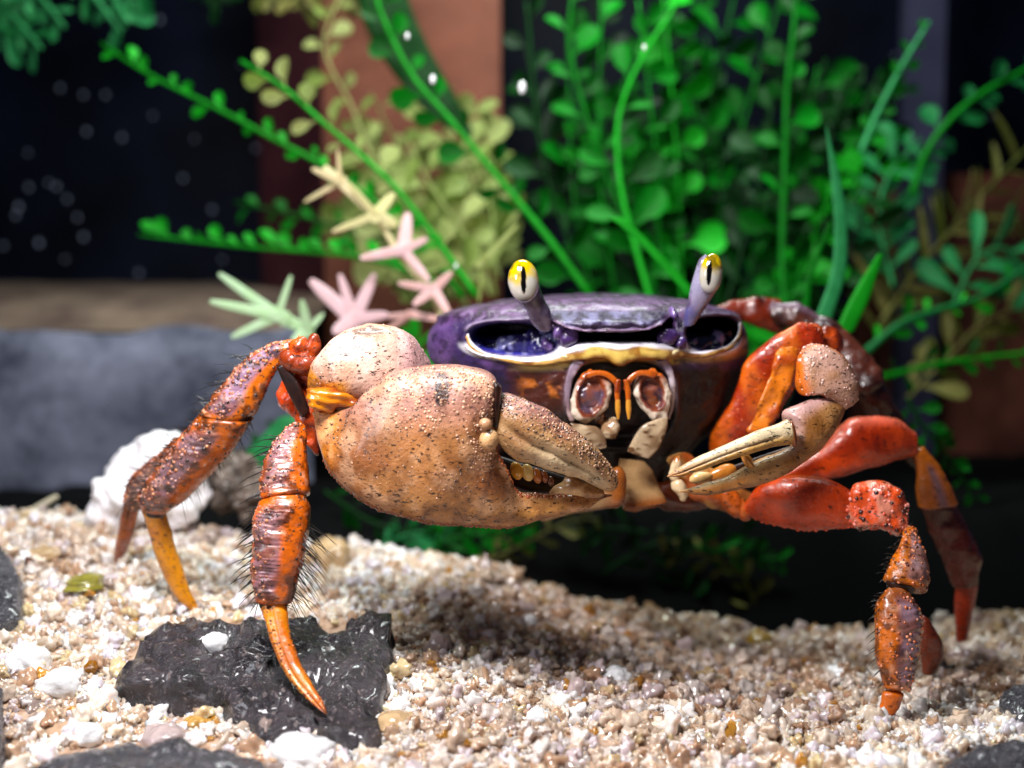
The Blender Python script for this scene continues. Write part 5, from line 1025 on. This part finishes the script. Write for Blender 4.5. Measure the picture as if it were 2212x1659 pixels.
# blurred green leaf top left
p6 = plant('hanging_leaves', 'blurred green leaves hanging into the top left corner', 'leaves', (-9, 10, 0))
for pts in ([(-60, -20), (20, 30), (90, 105)], [(-40, -80), (80, -10), (140, 60)], [(120, -90), (200, -10), (262, 70)], [(-80, 40), (-10, 60), (50, 75)], [(300, -60), (250, 0), (270, 60)]):
    frond(p6, pts, 10, 22, 90, 8, 'spoon', GT, GT, rnd=0.2)
for pts in ([(420, -60), (500, 10)], [(560, -60), (600, 10)], [(480, -70), (440, 5)], [(660, -60), (640, 20)], [(720, -50), (740, 30)]): frond(p6, pts, 11, 12, 80, 5, 'spoon', GO if pts[0][0] > 500 else GD)
# low greenery seen under the crab
p7 = plant('low_plant', 'dark green low leaves seen in the gap beneath the crab', 'plant', (0, 7, 0))
for pts, mt in (([(700, 1060), (790, 1120), (880, 1150), (1000, 1165)], GD), ([(1180, 1110), (1080, 1150), (960, 1160)], GR), ([(820, 1180), (900, 1150), (980, 1170)], GT), ([(900, 1210), (960, 1170), (1060, 1150), (1160, 1165)], GR), ([(1000, 1230), (1100, 1190), (1220, 1130), (1300, 1120)], GO), ([(1500, 1330), (1460, 1220), (1440, 1130)], GD), ([(1640, 1330), (1600, 1240), (1520, 1200), (1420, 1190)], GO), ([(1500, 1180), (1600, 1200), (1700, 1210)], GR), ([(1400, 1150), (1300, 1140), (1240, 1170)], GD), ([(1300, 1240), (1400, 1180), (1540, 1150), (1640, 1170)], GD)):
    frond(p7, pts, 6.0, 10, 66, 14, 'spoon', mt)
frond(p7, [(500, 1010), (560, 960), (600, 920)], 7, 30, 60, 5, 'spoon', GR); 
L = loft([(500, 1030), (550, 960), (600, 905)], [(560, 1060), (610, 1000), (680, 930)], 7.4, ratio=0.25, n=24, m=14); link('blade', loft_mesh(L, 'blade', GT), p7)
frond(p7, [(820, 800), (880, 770), (930, 720)], 7.4, 20, 90, 8, 'spoon', GB); frond(p7, [(1600, 700), (1640, 760), (1620, 800)], 7.4, 20, 90, 8, 'spoon', GB)

# pale antler shaped leaves
def antler(parent, cx, cy, Y, mat, arms):
    """one stiff leaf: fingers of given direction and length (pixels) leaving a common centre"""
    V, F = [], []
    for (dx, dy, wd) in arms:
        wd *= 0.56; dx *= 1.1; dy *= 1.1; nx, ny = -dy, dx; l = math.hypot(dx, dy); nx, ny = nx / l, ny / l
        A = [(cx - dx * .15 + nx * wd * .9, cy - dy * .15 + ny * wd * .9), (cx + dx * .3 + nx * wd * .75, cy + dy * .3 + ny * wd * .75), (cx + dx * .75 + nx * wd * .6, cy + dy * .75 + ny * wd * .6), (cx + dx + nx * wd * .3, cy + dy + ny * wd * .3)]
        B = [(cx - dx * .15 - nx * wd * .9, cy - dy * .15 - ny * wd * .9), (cx + dx * .3 - nx * wd * .75, cy + dy * .3 - ny * wd * .75), (cx + dx * .75 - nx * wd * .6, cy + dy * .75 - ny * wd * .6), (cx + dx - nx * wd * .3, cy + dy - ny * wd * .3)]
        Lq = loft(A, B, [Y, Y - 0.004 * l * random.uniform(-1, 1.5)], ratio=0.18, n=14, m=12, cap=0.3); me = loft_mesh(Lq, 'x', None)
        b = len(V); V += [tuple(v.co) for v in me.vertices]; F += [tuple(b + i for i in p.vertices) for p in me.polygons]; bpy.data.meshes.remove(me)
    return link('leaf', mesh_from('leaf', V, F, mat), parent)
p8 = plant('antler_leaf_plant', 'pale cream and pink plant with forked antler shaped leaves above the big claw', 'plant', (-3, 5, 0))
sp = at(*np.array([(700, 362), (760, 410), (820, 480), (870, 560), (930, 630), (960, 700)]).T, 6.8)
link('stem', tube_mesh('stem', resample(sp, 24), np.full(24, 0.06), PC), p8)
for a in [(735, 392, 6.6, PC, [(-55, -25, 20), (-5, -62, 12), (-70, 40, 14), (70, 70, 24)]),
          (812, 465, 6.5, PC, [(35, -42, 30), (-85, 32, 20), (-55, -65, 18), (40, 20, 34), (-10, 10, 44)]),
          (872, 540, 6.5, PP, [(8, -72, 36), (-84, 16, 28), (46, -22, 22), (50, 60, 24), (0, 10, 40)]),
          (938, 625, 6.4, PP, [(34, -34, 24), (-70, -12, 22), (-40, 30, 26), (30, 50, 24), (0, 5, 36)]),
          (1045, 565, 6.8, GY, [(66, -72, 16), (-10, 80, 12)]),
          (765, 690, 6.8, PP, [(-85, -76, 40), (-28, -88, 26), (40, -88, 34), (66, -10, 30), (-40, 25, 40), (0, 20, 60)]),
          (600, 682, 6.6, PG, [(-115, -82, 26), (-132, -28, 26), (-90, 42, 24), (26, -78, 18), (60, 30, 34), (0, 10, 40)]),
          (665, 715, 6.7, PG, [(-12, -60, 26), (30, -34, 16), (-30, 20, 30)]),
          (890, 680, 6.9, PP, [(-70, 5, 16), (-50, 30, 16), (60, 10, 18)])]:
    antler(p8, *a)
